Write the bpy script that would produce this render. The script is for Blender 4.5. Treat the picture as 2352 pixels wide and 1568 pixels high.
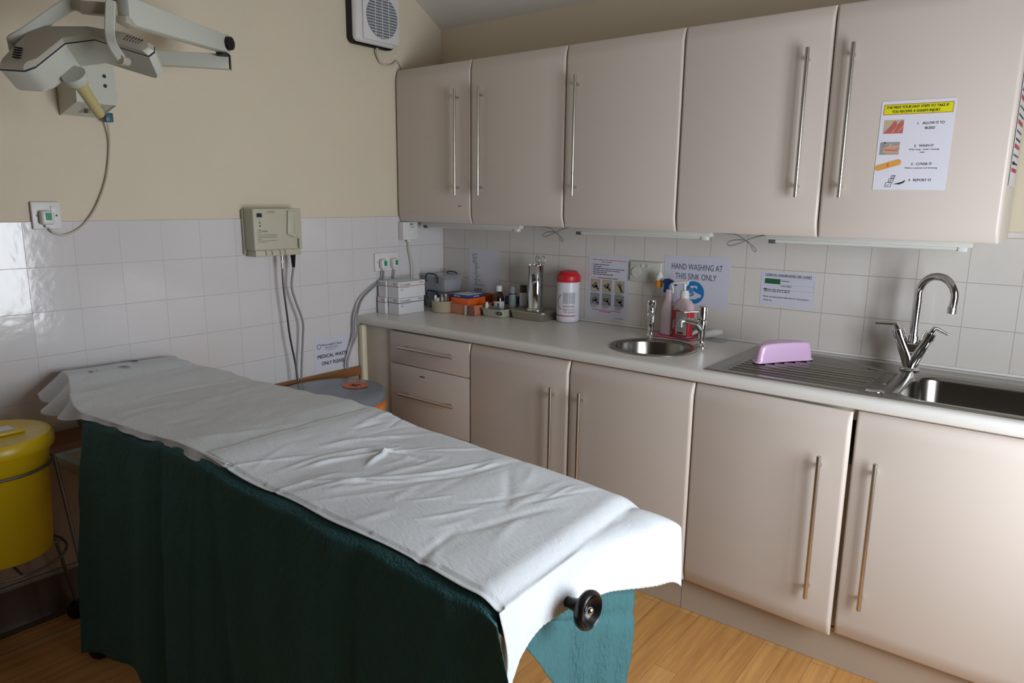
import bpy, bmesh, math, random
from mathutils import Vector, Matrix, noise as mnoise
random.seed(7)
S = bpy.context.scene
for o in list(bpy.data.objects): bpy.data.objects.remove(o)
col = S.collection
PI = math.pi

# ------------------------------------------------------------------ camera
cd = bpy.data.cameras.new('camera'); cam = bpy.data.objects.new('camera', cd); col.objects.link(cam)
cd.sensor_width = 36.0; cd.lens = 1634.6 / 2352 * 36.0; cd.clip_start = 0.05
yaw, pit, rol = math.radians(38.277), math.radians(-11.23), math.radians(0.598)
f = Vector((-math.sin(yaw)*math.cos(pit), math.cos(yaw)*math.cos(pit), math.sin(pit)))
r = Vector((math.cos(yaw), math.sin(yaw), 0)); u = r.cross(f)
r2 = math.cos(rol)*r + math.sin(rol)*u; u2 = -math.sin(rol)*r + math.cos(rol)*u
cam.matrix_world = Matrix(((r2.x, u2.x, -f.x, 2.6958), (r2.y, u2.y, -f.y, -2.8042), (r2.z, u2.z, -f.z, 1.4644), (0, 0, 0, 1)))
S.camera = cam
# ------------------------------------------------------------------ view, world, daylight
S.view_settings.view_transform = 'Standard'; S.view_settings.look = 'None'
S.view_settings.gamma = 1.0; S.view_settings.exposure = 0.0; S.view_settings.use_curve_mapping = False
W = bpy.data.worlds.new('sky'); S.world = W; W.use_nodes = True
W.node_tree.nodes['Background'].inputs[0].default_value = (0.75, 0.86, 1.0, 1)
W.node_tree.nodes['Background'].inputs[1].default_value = 1.0
XR, YB, ZC = 3.32, -4.8, 2.75            # right wall, wall behind the camera, flat ceiling
WY0, WY1, WZ0, WZ1 = -1.82, -0.84, 0.50, 1.80   # window opening in the right wall
def area(name, loc, rot, sx, sy, power, colr):
    l = bpy.data.lights.new(name, 'AREA'); l.shape = 'RECTANGLE'; l.size = sx; l.size_y = sy
    l.energy = power; l.color = colr
    o = bpy.data.objects.new(name, l); col.objects.link(o); o.location = loc; o.rotation_euler = rot
    return o
area('window_daylight', (XR+0.10, (WY0+WY1)/2, (WZ0+WZ1)/2), (0, PI/2, 0), WZ1-WZ0, WY1-WY0, 68, (0.88, 0.94, 1.0))

# ------------------------------------------------------------------ materials
def lin(h):
    h = h.lstrip('#'); c = [int(h[i:i+2], 16)/255 for i in (0, 2, 4)]
    return tuple((x/12.92 if x <= .04045 else ((x+.055)/1.055)**2.4) for x in c) + (1,)
def mat(name, colr, rough=.5, metal=0., bump=0., bscale=60., spec=None, trans=0., ior=None, vary=0., vscale=4., coat=0., stretch=None, alpha=None, emit=None, sheen=0):
    m = bpy.data.materials.new(name); m.use_nodes = True
    n = m.node_tree.nodes; l = m.node_tree.links; b = n['Principled BSDF']
    c = lin(colr) if isinstance(colr, str) else tuple(colr)+(1,)
    b.inputs['Base Color'].default_value = c; b.inputs['Roughness'].default_value = rough; b.inputs['Metallic'].default_value = metal
    if trans: b.inputs['Transmission Weight'].default_value = trans
    if ior: b.inputs['IOR'].default_value = ior
    if coat: b.inputs['Coat Weight'].default_value = coat
    if spec is not None: b.inputs['Specular IOR Level'].default_value = spec
    if alpha is not None: b.inputs['Alpha'].default_value = alpha
    if bump or vary:
        tc = n.new('ShaderNodeTexCoord'); mp = n.new('ShaderNodeMapping'); l.new(tc.outputs['Object'], mp.inputs[0])
        if stretch: mp.inputs['Scale'].default_value = stretch
    if bump:
        nz = n.new('ShaderNodeTexNoise'); nz.inputs['Scale'].default_value = bscale; nz.inputs['Detail'].default_value = 4
        l.new(mp.outputs[0], nz.inputs['Vector'])
        bp = n.new('ShaderNodeBump'); bp.inputs['Strength'].default_value = bump; bp.inputs['Distance'].default_value = .01
        l.new(nz.outputs[0], bp.inputs['Height']); l.new(bp.outputs[0], b.inputs['Normal'])
    if vary:
        nz2 = n.new('ShaderNodeTexNoise'); nz2.inputs['Scale'].default_value = vscale; nz2.inputs['Detail'].default_value = 3
        l.new(mp.outputs[0], nz2.inputs['Vector'])
        mx = n.new('ShaderNodeMix'); mx.data_type = 'RGBA'
        mx.inputs['A'].default_value = tuple(x*(1-vary) for x in c[:3])+(1,); mx.inputs['B'].default_value = tuple(min(1, x*(1+vary)) for x in c[:3])+(1,)
        l.new(nz2.outputs[0], mx.inputs['Factor']); l.new(mx.outputs['Result'], b.inputs['Base Color'])
    return m
M = {}
M['paint'] = mat('cream_paint', '#d6cab4', .75, bump=.08, bscale=180, vary=.03)
M['ceil'] = mat('ceiling_paint', '#d6d2cc', .85, bump=.05, bscale=150)
M['dado'] = mat('lower_wall_paint', '#9c8672', .7, vary=.05)
M['plain'] = mat('plain_wall_paint', '#7a7065', .8)
M['door'] = mat('vinyl_door', '#cec3ba', .3, spec=.4, vary=.015, vscale=2)
M['carc'] = mat('carcass_board', '#cfc5b6', .5)
M['plinth'] = mat('plinth_board', '#b9aa9a', .45)
M['dark'] = mat('dark_gap', '#1c1a18', .8)
M['worktop'] = mat('worktop_laminate', '#dad7d2', .3, bump=.03, bscale=300, vary=.02, vscale=200)
M['steel'] = mat('brushed_steel', '#94928c', .2, metal=1, bump=.02, bscale=200, stretch=(1, 30, 1))
M['steel2'] = mat('dull_steel', '#c2beb4', .38, metal=1, vary=.06)
M['bar'] = mat('satin_bar', '#c9c4bc', .3, metal=1)
M['chrome'] = mat('chrome', '#d8d9da', .06, metal=1)
M['white'] = mat('white_plastic', '#dcdad8', .35)
M['offwhite'] = mat('offwhite_plastic', '#c9c9bf', .4)
M['lampgrey'] = mat('lamp_enamel', '#bfc1b5', .35)
M['lamppink'] = mat('lamp_shell', '#b0aa9c', .4)
M['navy'] = mat('navy_trim', '#1d1f38', .4)
M['black'] = mat('black_plastic', '#0c0c0e', .28)
M['blackm'] = mat('black_matt', '#141414', .6)
M['handleyellow'] = mat('sterile_handle_plastic', '#b8ab76', .5)
M['grey'] = mat('grey_cable', '#8b8a8c', .5)
M['cream_cable'] = mat('cream_cable', '#c3bbab', .5)
M['beige'] = mat('beige_plastic', '#bbb7a2', .45)
M['beige_dark'] = mat('beige_plastic_side', '#96907c', .45)
M['green'] = mat('green_label', '#1d8f63', .5)
M['dgreen'] = mat('dark_green_print', '#1c5c3c', .6)
M['paper'] = mat('printer_paper', '#d6d5e0', .7)
M['paperlam'] = mat('laminated_paper', '#cfcedb', .25)
M['ink'] = mat('black_ink', '#17171c', .6)
M['inkgrey'] = mat('grey_ink', '#55555c', .6)
M['inkred'] = mat('red_ink', '#b01c30', .6)
M['inkblue'] = mat('blue_ink', '#3b4a68', .6)
M['inknavy'] = mat('navy_ink', '#1c2340', .6)
M['mandblue'] = mat('mandatory_blue', '#1f78b4', .4)
M['yellowp'] = mat('yellow_print', '#d6d312', .5)
M['orangep'] = mat('orange_print', '#d2713a', .5)
M['skin'] = mat('photo_skin_print', '#b7605a', .5, vary=.4, vscale=60)
M['skin2'] = mat('photo_skin_pale', '#c79c86', .5, vary=.25, vscale=80)
M['photobg'] = mat('photo_background', '#b9a992', .5, vary=.1, vscale=50)
M['plaster'] = mat('plaster_print', '#d39a4c', .5)
M['greyph'] = mat('grey_photo', '#8f9292', .5, vary=.3, vscale=70)
M['greydk'] = mat('grey_photo_dark', '#3f4446', .5, vary=.3, vscale=90)
M['bingrey'] = mat('grey_bin_lid', '#737a84', .34, coat=.2)
M['orange'] = mat('orange_plastic', '#e0651c', .45)
M['orangebag'] = mat('orange_liner', '#cf9450', .3, vary=.15, vscale=25, bump=.5, bscale=30)
M['wood'] = mat('varnished_wood', '#8a5a34', .45, vary=.35, vscale=12, stretch=(1, 1, 18))
M['yellow'] = mat('yellow_bin_plastic', '#c9a906', .35)
M['wire'] = mat('zinc_wire', '#77767a', .4, metal=.8)
M['rubber'] = mat('black_rubber', '#0a0a0b', .6)
M['vinyl'] = mat('charcoal_vinyl', '#33322f', .45, bump=.2, bscale=250)
M['boxwhite'] = mat('white_carton', '#dcdcde', .5)
M['redline'] = mat('red_carton_print', '#a32b30', .5)
M['orline'] = mat('orange_carton_print', '#c2672f', .5)
M['clear'] = mat('clear_plastic', '#e3e6ea', .18, trans=.75, ior=1.3, alpha=.75)
M['contents'] = mat('packed_contents', '#b9babf', .6, vary=.45, vscale=35, stretch=(3, 3, .6))
M['bluehandle'] = mat('blue_clip', '#14284f', .4)
M['beigetub'] = mat('ivory_tub', '#b3a98c', .45)
M['ivtray'] = mat('grey_ivory_tray', '#b3b0a0', .35)
M['peach'] = mat('peach_translucent', '#c98268', .35)
M['packblue'] = mat('blue_pack', '#1c3f8f', .4)
M['amber'] = mat('amber_glass', '#2a1606', .08, coat=.5)
M['label'] = mat('bottle_label', '#c9c6c2', .6)
M['bluebox'] = mat('blue_carton', '#12508a', .5)
M['greytube'] = mat('grey_tube', '#8b918c', .4)
M['capgrey'] = mat('dark_grey_cap', '#3c403c', .5)
M['tape'] = mat('brown_tape', '#8c6a50', .35, alpha=.9)
M['wipewhite'] = mat('tub_white', '#dadae2', .35)
M['red'] = mat('red_lid', '#c2202c', .4)
M['pink'] = mat('pink_liquid', '#d09aa4', .2, trans=.25, ior=1.3)
M['pinkbottle'] = mat('pink_bottle', '#d8c2c6', .3, trans=.2, ior=1.2)
M['redlabel'] = mat('red_label', '#bb1c26', .45)
M['pinktray'] = mat('pink_tray', '#c96a76', .3)
M['bluetrig'] = mat('blue_trigger', '#0f2f66', .35)
M['glassclear'] = mat('clear_bottle_plastic', '#f4f4f2', .06, trans=1., ior=1.12, alpha=.35)
M['amberband'] = mat('amber_band', '#d08a16', .4)
M['teal_brush'] = mat('green_nailbrush', '#138068', .5)
M['pinkbowl'] = mat('lilac_bowl', '#d9b3d8', .28, coat=.3)
M['paint_trim'] = mat('cream_gloss', '#cfc6ad', .4)
M['skirt'] = mat('skirting_cap', '#7f7a6c', .5)
M['tube'] = mat('fluorescent_diffuser', '#d5d5cf', .4)
M['glass'] = None

def tile_mat(name, base, grout, horiz, off, zoff, w=.1504, gw=.003, wave=.25, rough=.12):
    """glazed square tiles; horiz = 'X' or 'Y' object axis along the wall"""
    m = bpy.data.materials.new(name); m.use_nodes = True
    n = m.node_tree.nodes; l = m.node_tree.links; b = n['Principled BSDF']
    tc = n.new('ShaderNodeNewGeometry'); sp = n.new('ShaderNodeSeparateXYZ'); l.new(tc.outputs['Position'], sp.inputs[0])
    def math_(op, a, bb=None):
        q = n.new('ShaderNodeMath'); q.operation = op
        for i, v in enumerate((a, bb)):
            if v is None: continue
            if isinstance(v, (int, float)): q.inputs[i].default_value = v
            else: l.new(v, q.inputs[i])
        return q.outputs[0]
    def edge(sock, o):
        t = math_('DIVIDE', math_('SUBTRACT', sock, o), w)
        fr = math_('FRACT', t); d = math_('ABSOLUTE', math_('SUBTRACT', fr, .5))
        return math_('GREATER_THAN', d, .5-gw/w/2), math_('FLOOR', t)
    g1, c1 = edge(sp.outputs[horiz], off); g2, c2 = edge(sp.outputs['Z'], zoff)
    g = math_('MAXIMUM', g1, g2)
    cb = n.new('ShaderNodeCombineXYZ'); l.new(c1, cb.inputs[0]); l.new(c2, cb.inputs[1])
    wn = n.new('ShaderNodeTexWhiteNoise'); l.new(cb.outputs[0], wn.inputs['Vector'])
    mx = n.new('ShaderNodeMix'); mx.data_type = 'RGBA'; mx.inputs['A'].default_value = lin(base); mx.inputs['B'].default_value = lin(grout)
    l.new(g, mx.inputs['Factor']); l.new(mx.outputs['Result'], b.inputs['Base Color'])
    l.new(math_('ADD', math_('MULTIPLY', g, .5), rough), b.inputs['Roughness'])
    # each tile sits at a slightly different tilt and has a rippled glaze
    nz = n.new('ShaderNodeTexNoise'); nz.inputs['Scale'].default_value = 26; nz.inputs['Detail'].default_value = 2
    l.new(tc.outputs['Position'], nz.inputs['Vector'])
    sx = n.new('ShaderNodeSeparateColor'); l.new(wn.outputs['Color'], sx.inputs[0])
    tilt = math_('ADD', math_('MULTIPLY', math_('SUBTRACT', sx.outputs[0], .5), sp.outputs[horiz]),
                 math_('MULTIPLY', math_('SUBTRACT', sx.outputs[1], .5), sp.outputs['Z']))
    h = math_('ADD', math_('MULTIPLY', nz.outputs[0], .0022*wave), math_('MULTIPLY', tilt, .02))
    h = math_('SUBTRACT', h, math_('MULTIPLY', g, .0008))
    bp = n.new('ShaderNodeBump'); bp.inputs['Strength'].default_value = 1; bp.inputs['Distance'].default_value = 1
    l.new(h, bp.inputs['Height']); l.new(bp.outputs[0], b.inputs['Normal'])
    return m
M['tile_back'] = tile_mat('glazed_tile_back', '#d6d0ca', '#b3aba0', 'X', 1.5145, .909, gw=.0022)
M['tile_left'] = tile_mat('glazed_tile_left', '#d3cfcf', '#c7c2c3', 'Y', -1.96, .930, w=.1495, gw=.0016)

def floor_mat():
    m = bpy.data.materials.new('wood_effect_vinyl'); m.use_nodes = True
    n = m.node_tree.nodes; l = m.node_tree.links; b = n['Principled BSDF']
    tc = n.new('ShaderNodeNewGeometry')
    mp = n.new('ShaderNodeMapping'); l.new(tc.outputs['Position'], mp.inputs[0]); mp.inputs['Rotation'].default_value = (0, 0, PI/2)
    br = n.new('ShaderNodeTexBrick'); br.inputs['Scale'].default_value = 1.0
    br.inputs['Brick Width'].default_value = .9; br.inputs['Row Height'].default_value = .078; br.inputs['Mortar Size'].default_value = .0012
    br.inputs['Color1'].default_value = lin('#d2a064'); br.inputs['Color2'].default_value = lin('#c38e52'); br.inputs['Mortar'].default_value = lin('#ab7c46')
    br.offset = .37; l.new(mp.outputs[0], br.inputs['Vector'])
    mp2 = n.new('ShaderNodeMapping'); l.new(tc.outputs['Position'], mp2.inputs[0]); mp2.inputs['Scale'].default_value = (26, 1.6, 1)
    nz = n.new('ShaderNodeTexNoise'); nz.inputs['Scale'].default_value = 2.2; nz.inputs['Detail'].default_value = 6; nz.inputs['Distortion'].default_value = .6
    l.new(mp2.outputs[0], nz.inputs['Vector'])
    rp = n.new('ShaderNodeValToRGB'); rp.color_ramp.elements[0].position = .3; rp.color_ramp.elements[0].color = (.78, .72, .66, 1)
    rp.color_ramp.elements[1].position = .68; rp.color_ramp.elements[1].color = (1.12, 1.1, 1.05, 1); l.new(nz.outputs[0], rp.inputs[0])
    mx = n.new('ShaderNodeMix'); mx.data_type = 'RGBA'; mx.blend_type = 'MULTIPLY'; mx.inputs['Factor'].default_value = .85
    l.new(br.outputs['Color'], mx.inputs['A']); l.new(rp.outputs[0], mx.inputs['B']); l.new(mx.outputs['Result'], b.inputs['Base Color'])
    b.inputs['Roughness'].default_value = .42; b.inputs['Specular IOR Level'].default_value = .35
    return m
M['floor'] = floor_mat()

def crepe(name, c, depth, s1, s2, vary=.1, trans=0.):
    m = bpy.data.materials.new(name); m.use_nodes = True
    n = m.node_tree.nodes; l = m.node_tree.links; b = n['Principled BSDF']
    b.inputs['Base Color'].default_value = lin(c); b.inputs['Roughness'].default_value = .72; b.inputs['Specular IOR Level'].default_value = .25
    tc = n.new('ShaderNodeTexCoord'); mp = n.new('ShaderNodeMapping'); mp.inputs['Scale'].default_value = s1; l.new(tc.outputs['Object'], mp.inputs[0])
    a = n.new('ShaderNodeTexNoise'); a.inputs['Scale'].default_value = s2; a.inputs['Detail'].default_value = 3; a.inputs['Distortion'].default_value = 1.2; l.new(mp.outputs[0], a.inputs['Vector'])
    bp = n.new('ShaderNodeBump'); bp.inputs['Strength'].default_value = depth; bp.inputs['Distance'].default_value = .004; l.new(a.outputs[0], bp.inputs['Height']); l.new(bp.outputs[0], b.inputs['Normal'])
    return m
M['teal'] = crepe('teal_drape_paper', '#3f6b70', 1.3, (1, 1, .4), 90)
M['skirtv'] = mat('shaded_vinyl_skirting', '#4a3626', .5)  # brown vinyl, darkened in its colour to carry the couch's shade
M['roll'] = crepe('couch_roll_paper', '#d2d6da', .35, (.5, 1, 1), 60)
def glass_mat():
    m = bpy.data.materials.new('window_glass'); m.use_nodes = True
    n = m.node_tree.nodes; l = m.node_tree.links
    for q in list(n):
        if q.type == 'BSDF_PRINCIPLED': n.remove(q)
    t = n.new('ShaderNodeBsdfTransparent'); g = n.new('ShaderNodeBsdfGlossy'); g.inputs['Roughness'].default_value = .02
    mx = n.new('ShaderNodeMixShader'); mx.inputs[0].default_value = .06
    l.new(t.outputs[0], mx.inputs[1]); l.new(g.outputs[0], mx.inputs[2]); l.new(mx.outputs[0], n['Material Output'].inputs[0])
    return m
M['glass'] = glass_mat()

# ------------------------------------------------------------------ geometry helpers (all in world metres)
def B(): return bmesh.new()
def box(bm, x0, x1, y0, y1, z0, z1, bev=0., seg=2, mx=None):
    t = bmesh.new(); bmesh.ops.create_cube(t, size=1)
    bmesh.ops.scale(t, vec=(abs(x1-x0), abs(y1-y0), abs(z1-z0)), verts=t.verts)
    bmesh.ops.translate(t, vec=((x0+x1)/2, (y0+y1)/2, (z0+z1)/2), verts=t.verts)
    if bev: bmesh.ops.bevel(t, geom=t.edges[:], offset=bev, segments=seg, affect='EDGES', profile=.5)
    if mx: bmesh.ops.transform(t, matrix=mx, verts=t.verts)
    merge(bm, t); return bm
def merge(bm, t):
    me = bpy.data.meshes.new('t'); t.to_mesh(me); bm.from_mesh(me); bpy.data.meshes.remove(me); t.free()
def loft(bm, rings, cap0=True, cap1=True, closed=True):
    vs = [[bm.verts.new(p) for p in rg] for rg in rings]; n = len(vs[0])
    for a, b_ in zip(vs, vs[1:]):
        for i in range(n if closed else n-1):
            j = (i+1) % n
            try: bm.faces.new((a[i], a[j], b_[j], b_[i]))
            except ValueError: pass
    if cap0 and n > 2: bm.faces.new(list(reversed(vs[0])))
    if cap1 and n > 2: bm.faces.new(vs[-1])
    return bm
def lathe(bm, prof, c=(0, 0, 0), seg=32, sx=1., sy=1., mx=None, cap0=True, cap1=True):
    rings = []
    for rr, z in prof:
        rings.append([Vector((c[0]+sx*rr*math.cos(2*PI*k/seg), c[1]+sy*rr*math.sin(2*PI*k/seg), c[2]+z)) for k in range(seg)])
    if mx: rings = [[mx @ p for p in rg] for rg in rings]
    return loft(bm, rings, cap0, cap1)
def spline(pts, n=8):
    P = [Vector(p) for p in pts]
    if len(P) < 3: return P
    P = [2*P[0]-P[1]] + P + [2*P[-1]-P[-2]]; out = []
    for i in range(1, len(P)-2):
        for k in range(n):
            t = k/n; a, b_, c, d = P[i-1], P[i], P[i+1], P[i+2]
            out.append(.5*((2*b_)+(c-a)*t+(2*a-5*b_+4*c-d)*t*t+(3*b_-a-3*c+d)*t**3))
    out.append(P[-2]); return out
def tube(bm, pts, rad, seg=10, smooth=0, cap=True, closed=False):
    P = spline(pts, smooth) if smooth else [Vector(p) for p in pts]
    n = len(P); R = rad if isinstance(rad, (list, tuple)) else None
    rings = []; up = None
    for i, p in enumerate(P):
        if closed: t = (P[(i+1) % n]-P[i-1])
        else: t = (P[min(i+1, n-1)]-P[max(i-1, 0)])
        t = t.normalized()
        if up is None:
            up = Vector((0, 0, 1)) if abs(t.z) < .9 else Vector((1, 0, 0))
        a = (up-t*up.dot(t)).normalized(); up = a; b_ = t.cross(a)
        if R: q = R[0]+(R[1]-R[0])*i/(n-1) if len(R) == 2 else R[min(i, len(R)-1)]
        else: q = rad
        rings.append([p+a*q*math.cos(2*PI*k/seg)+b_*q*math.sin(2*PI*k/seg) for k in range(seg)])
    if closed: rings.append(rings[0]); return loft(bm, rings, False, False)
    return loft(bm, rings, cap, cap)
def prism(bm, poly, d, o=Vector((0, 0, 0)), X=Vector((1, 0, 0)), Y=Vector((0, 1, 0)), bev=0):
    """polygon in the X,Y frame at o, extruded by vector d"""
    X, Y, o, d = Vector(X), Vector(Y), Vector(o), Vector(d); t = B()
    a = [o+X*p[0]+Y*p[1] for p in poly]
    loft(t, [a, [p+d for p in a]])
    bmesh.ops.recalc_face_normals(t, faces=t.faces[:])
    if bev: bmesh.ops.bevel(t, geom=t.edges[:], offset=bev, segments=2, affect='EDGES', profile=.5)
    merge(bm, t); return bm
def rrect(x0, x1, y0, y1, rad, n=6, z=0.):
    out = []
    for cx, cy, a0 in ((x1-rad, y1-rad, 0), (x0+rad, y1-rad, 90), (x0+rad, y0+rad, 180), (x1-rad, y0+rad, 270)):
        for k in range(n+1):
            a = math.radians(a0+90*k/n); out.append(Vector((cx+rad*math.cos(a), cy+rad*math.sin(a), z)))
    return out
def blob(bm, c, rx, ry, rz, mx=None, seg=16):
    t = B(); bmesh.ops.create_uvsphere(t, u_segments=seg, v_segments=seg//2+2, radius=1)
    bmesh.ops.scale(t, vec=(rx, ry, rz), verts=t.verts)
    if mx: bmesh.ops.transform(t, matrix=mx, verts=t.verts)
    bmesh.ops.translate(t, vec=c, verts=t.verts); merge(bm, t); return bm
def wloc(o):
    v = Vector(o.location)
    while o.parent: o = o.parent; v = v+Vector(o.location)
    return v
def obj(name, bm, m, parent=None, label=None, cat=None, group=None, kind=None, sharp=35, mats=None, fix=True):
    if fix: bmesh.ops.recalc_face_normals(bm, faces=bm.faces[:])
    xs = [v.co for v in bm.verts]
    c = Vector(((min(p.x for p in xs)+max(p.x for p in xs))/2, (min(p.y for p in xs)+max(p.y for p in xs))/2, min(p.z for p in xs)))
    bmesh.ops.translate(bm, vec=-c, verts=bm.verts)
    me = bpy.data.meshes.new(name); bm.to_mesh(me); bm.free()
    me.materials.append(m)
    for q in (mats or []): me.materials.append(q)
    me.polygons.foreach_set('use_smooth', [True]*len(me.polygons)); me.set_sharp_from_angle(angle=math.radians(sharp))
    o = bpy.data.objects.new(name, me); col.objects.link(o)
    if parent: o.parent = parent; o.location = c-wloc(parent)
    else: o.location = c
    if label: o['label'] = label
    if cat: o['category'] = cat
    if group: o['group'] = group
    if kind: o['kind'] = kind
    return o
def thing(name, label, cat, loc, group=None):
    o = bpy.data.objects.new(name, None); col.objects.link(o); o.location = loc; o.empty_display_size = .05
    o['label'] = label; o['category'] = cat
    if group: o['group'] = group
    return o
def struct(name, bm, m, parent=None, mats=None):
    return obj(name, bm, m, parent, kind=None if parent else 'structure', mats=mats)
def apply_cut(o, cutter_bm):
    """cut a hole through o with a solid given in world coordinates"""
    me = bpy.data.meshes.new('cut'); bmesh.ops.recalc_face_normals(cutter_bm, faces=cutter_bm.faces[:]); cutter_bm.to_mesh(me); cutter_bm.free()
    c = bpy.data.objects.new('cut', me); col.objects.link(c)
    md = o.modifiers.new('b', 'BOOLEAN'); md.operation = 'DIFFERENCE'; md.object = c; md.solver = 'EXACT'
    dg = bpy.context.evaluated_depsgraph_get(); dg.update()
    nm = bpy.data.meshes.new_from_object(o.evaluated_get(dg)); o.modifiers.clear(); o.data = nm
    bpy.data.objects.remove(c)
# --- flat printing
_fc = {}
def text_bm(s, h, bold=0., shear=0.):
    key = (s, bold, shear)
    if key not in _fc:
        cu = bpy.data.curves.new('t', 'FONT'); cu.body = s; cu.size = 1.; cu.resolution_u = 3; cu.offset = bold; cu.shear = shear
        o = bpy.data.objects.new('t', cu); col.objects.link(o)
        dg = bpy.context.evaluated_depsgraph_get(); dg.update()
        me = bpy.data.meshes.new_from_object(o.evaluated_get(dg)); bpy.data.objects.remove(o); bpy.data.curves.remove(cu); _fc[key] = me
    t = B(); t.from_mesh(_fc[key]); bmesh.ops.scale(t, vec=(h/.72, h/.72, 1), verts=t.verts)
    xs = [v.co.x for v in t.verts]
    return t, min(xs), max(xs)
FR = {'-y': (Vector((1, 0, 0)), Vector((0, 0, 1)), Vector((0, -1, 0))),
      '+x': (Vector((0, 1, 0)), Vector((0, 0, 1)), Vector((1, 0, 0))),
      '+z': (Vector((1, 0, 0)), Vector((0, 1, 0)), Vector((0, 0, 1)))}
class Print:
    """collects flat printing in a 2-D frame (u right, v up) lying on a face"""
    def __init__(s, o, frame, lift=.0007, rot=0.):
        X, Y, Z = FR[frame] if isinstance(frame, str) else frame
        if rot: X, Y = X*math.cos(rot)+Y*math.sin(rot), -X*math.sin(rot)+Y*math.cos(rot)
        s.o, s.X, s.Y, s.Z, s.lift, s.d = Vector(o), X, Y, Z, lift, {}
    def bm(s, key): return s.d.setdefault(key, B())
    def P(s, x, y, l=1.): return s.o+s.X*x+s.Y*y+s.Z*s.lift*l
    def poly(s, key, pts, l=1.):
        b = s.bm(key); b.faces.new([b.verts.new(s.P(x, y, l)) for x, y in pts])
    def rect(s, key, x0, y0, x1, y1, l=1.): s.poly(key, [(x0, y0), (x1, y0), (x1, y1), (x0, y1)], l)
    def disc(s, key, x, y, rr, l=1., n=32, sx=1., sy=1.): s.poly(key, [(x+sx*rr*math.cos(2*PI*k/n), y+sy*rr*math.sin(2*PI*k/n)) for k in range(n)], l)
    def ring(s, key, x, y, r0, r1, l=1., n=32, a0=0, a1=360):
        for k in range(n):
            a, b_ = math.radians(a0+(a1-a0)*k/n), math.radians(a0+(a1-a0)*(k+1)/n)
            s.poly(key, [(x+r0*math.cos(a), y+r0*math.sin(a)), (x+r1*math.cos(a), y+r1*math.sin(a)), (x+r1*math.cos(b_), y+r1*math.sin(b_)), (x+r0*math.cos(b_), y+r0*math.sin(b_))], l)
    def line(s, key, pts, w, l=1.):
        for (xa, ya), (xb, yb) in zip(pts, pts[1:]):
            dx, dy = xb-xa, yb-ya; L = math.hypot(dx, dy) or 1; px, py = -dy/L*w/2, dx/L*w/2
            s.poly(key, [(xa+px, ya+py), (xa-px, ya-py), (xb-px, yb-py), (xb+px, yb+py)], l)
    def text(s, key, txt, x, y, h, w=None, align='l', bold=0., shear=0., l=1.):
        t, a, b_ = text_bm(txt, h, bold, shear)
        k = (w/(b_-a)) if w else 1.
        W_ = (b_-a)*k; x0 = x if align == 'l' else (x-W_/2 if align == 'c' else x-W_)
        for v in t.verts: v.co = s.P(x0+(v.co.x-a)*k, y+v.co.y, l)
        if key in ('ink', 'inkred') and h < .0125:    # bold face: the same outline struck again, a hair to the right
            t2 = t.copy()
            for v in t2.verts: v.co += s.X*h*.055+s.Y*h*.03+s.Z*s.lift*.12
            merge(s.bm(key), t2)
        merge(s.bm(key), t)
    def strong(s, key, txt, x, y, h, w, d, **k):      # heavier strokes: the same print struck four times
        for i, (a, c) in enumerate(((0, 0), (d, 0), (0, d), (d, d))): s.text(key, txt, x+a, y+c, h, w, l=1+.1*i, **k)
    def words(s, key, x, y, w, h, l=1., rnd=None):
        """a line of print too small to read: word-long dashes"""
        rg = rnd or random; q = x
        while q < x+w-.001:
            ww = min(rg.uniform(2.2, 6.5)*h, x+w-q); s.rect(key, q, y, q+ww, y+h, l); q += ww+h*.9
    def done(s, parent, names):
        for key, b in s.d.items():
            nm = names.get(key, 'lettering') if isinstance(names, dict) else names
            obj(nm, b, M[key], parent, fix=False)

# ================================================================== ROOM SHELL
ZT, ZL = 1.379, .640          # top and bottom of the tiling
b = B(); box(b, 0, XR+.2, YB-.2, .12, -.05, 0); struct('floor', b, M['floor'])
sl = (ZC-2.315)               # sloping part of the ceiling beside the cabinet wall
b = B()
# wall_back with the plain upper part and the tile band let into it
box(b, -.2, XR+.2, .004, .15, 0, 2.315); wb = struct('wall_back', b, M['paint'])
b = B(); box(b, 0, XR, 0., .006, .80, ZT); struct('wall_tiles', b, M['tile_back'], wb)
b = B(); box(b, -.15, -.004, YB-.15, .15, 0, ZC+.1); wl = struct('wall_left', b, M['paint'])
b = B(); box(b, -.006, 0., YB, 0, ZL, ZT); struct('wall_tiles', b, M['tile_left'], wl)
b = B(); box(b, -.006, -.002, YB, 0, 0, ZL); struct('wall_lower_paint', b, M['dado'], wl)
b = B(); box(b, -.15, XR+.15, YB-.15, YB, 0, ZC+.1); struct('wall_front', b, M['plain'])
b = B()
box(b, XR, XR+.15, YB, WY0, 0, ZC+.1); box(b, XR, XR+.15, WY1, .15, 0, ZC+.1)
box(b, XR, XR+.15, WY0, WY1, 0, WZ0); box(b, XR, XR+.15, WY0, WY1, WZ1, ZC+.1); struct('wall_right', b, M['plain'])
b = B()
yk = -sl/.585
prism(b, [(.15, 2.315-.15*.585), (0, 2.315), (yk, ZC), (YB-.15, ZC), (YB-.15, ZC+.12), (yk, ZC+.12), (.15, 2.50)], (XR+.35, 0, 0), (-.15, 0, 0), (0, 1, 0), (0, 0, 1))
struct('ceiling', b, M['ceil'])
b = B()
for (a0, a1, c0, c1) in ((WY0, WY1, WZ0, WZ0+.06), (WY0, WY1, WZ1-.06, WZ1), (WY0, WY0+.06, WZ0+.06, WZ1-.06), (WY1-.06, WY1, WZ0+.06, WZ1-.06), ((WY0+WY1)/2-.03, (WY0+WY1)/2+.03, WZ0+.06, WZ1-.06)):
    box(b, XR+.03, XR+.08, a0, a1, c0, c1)
win = struct('window_1', b, M['white'])
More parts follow.
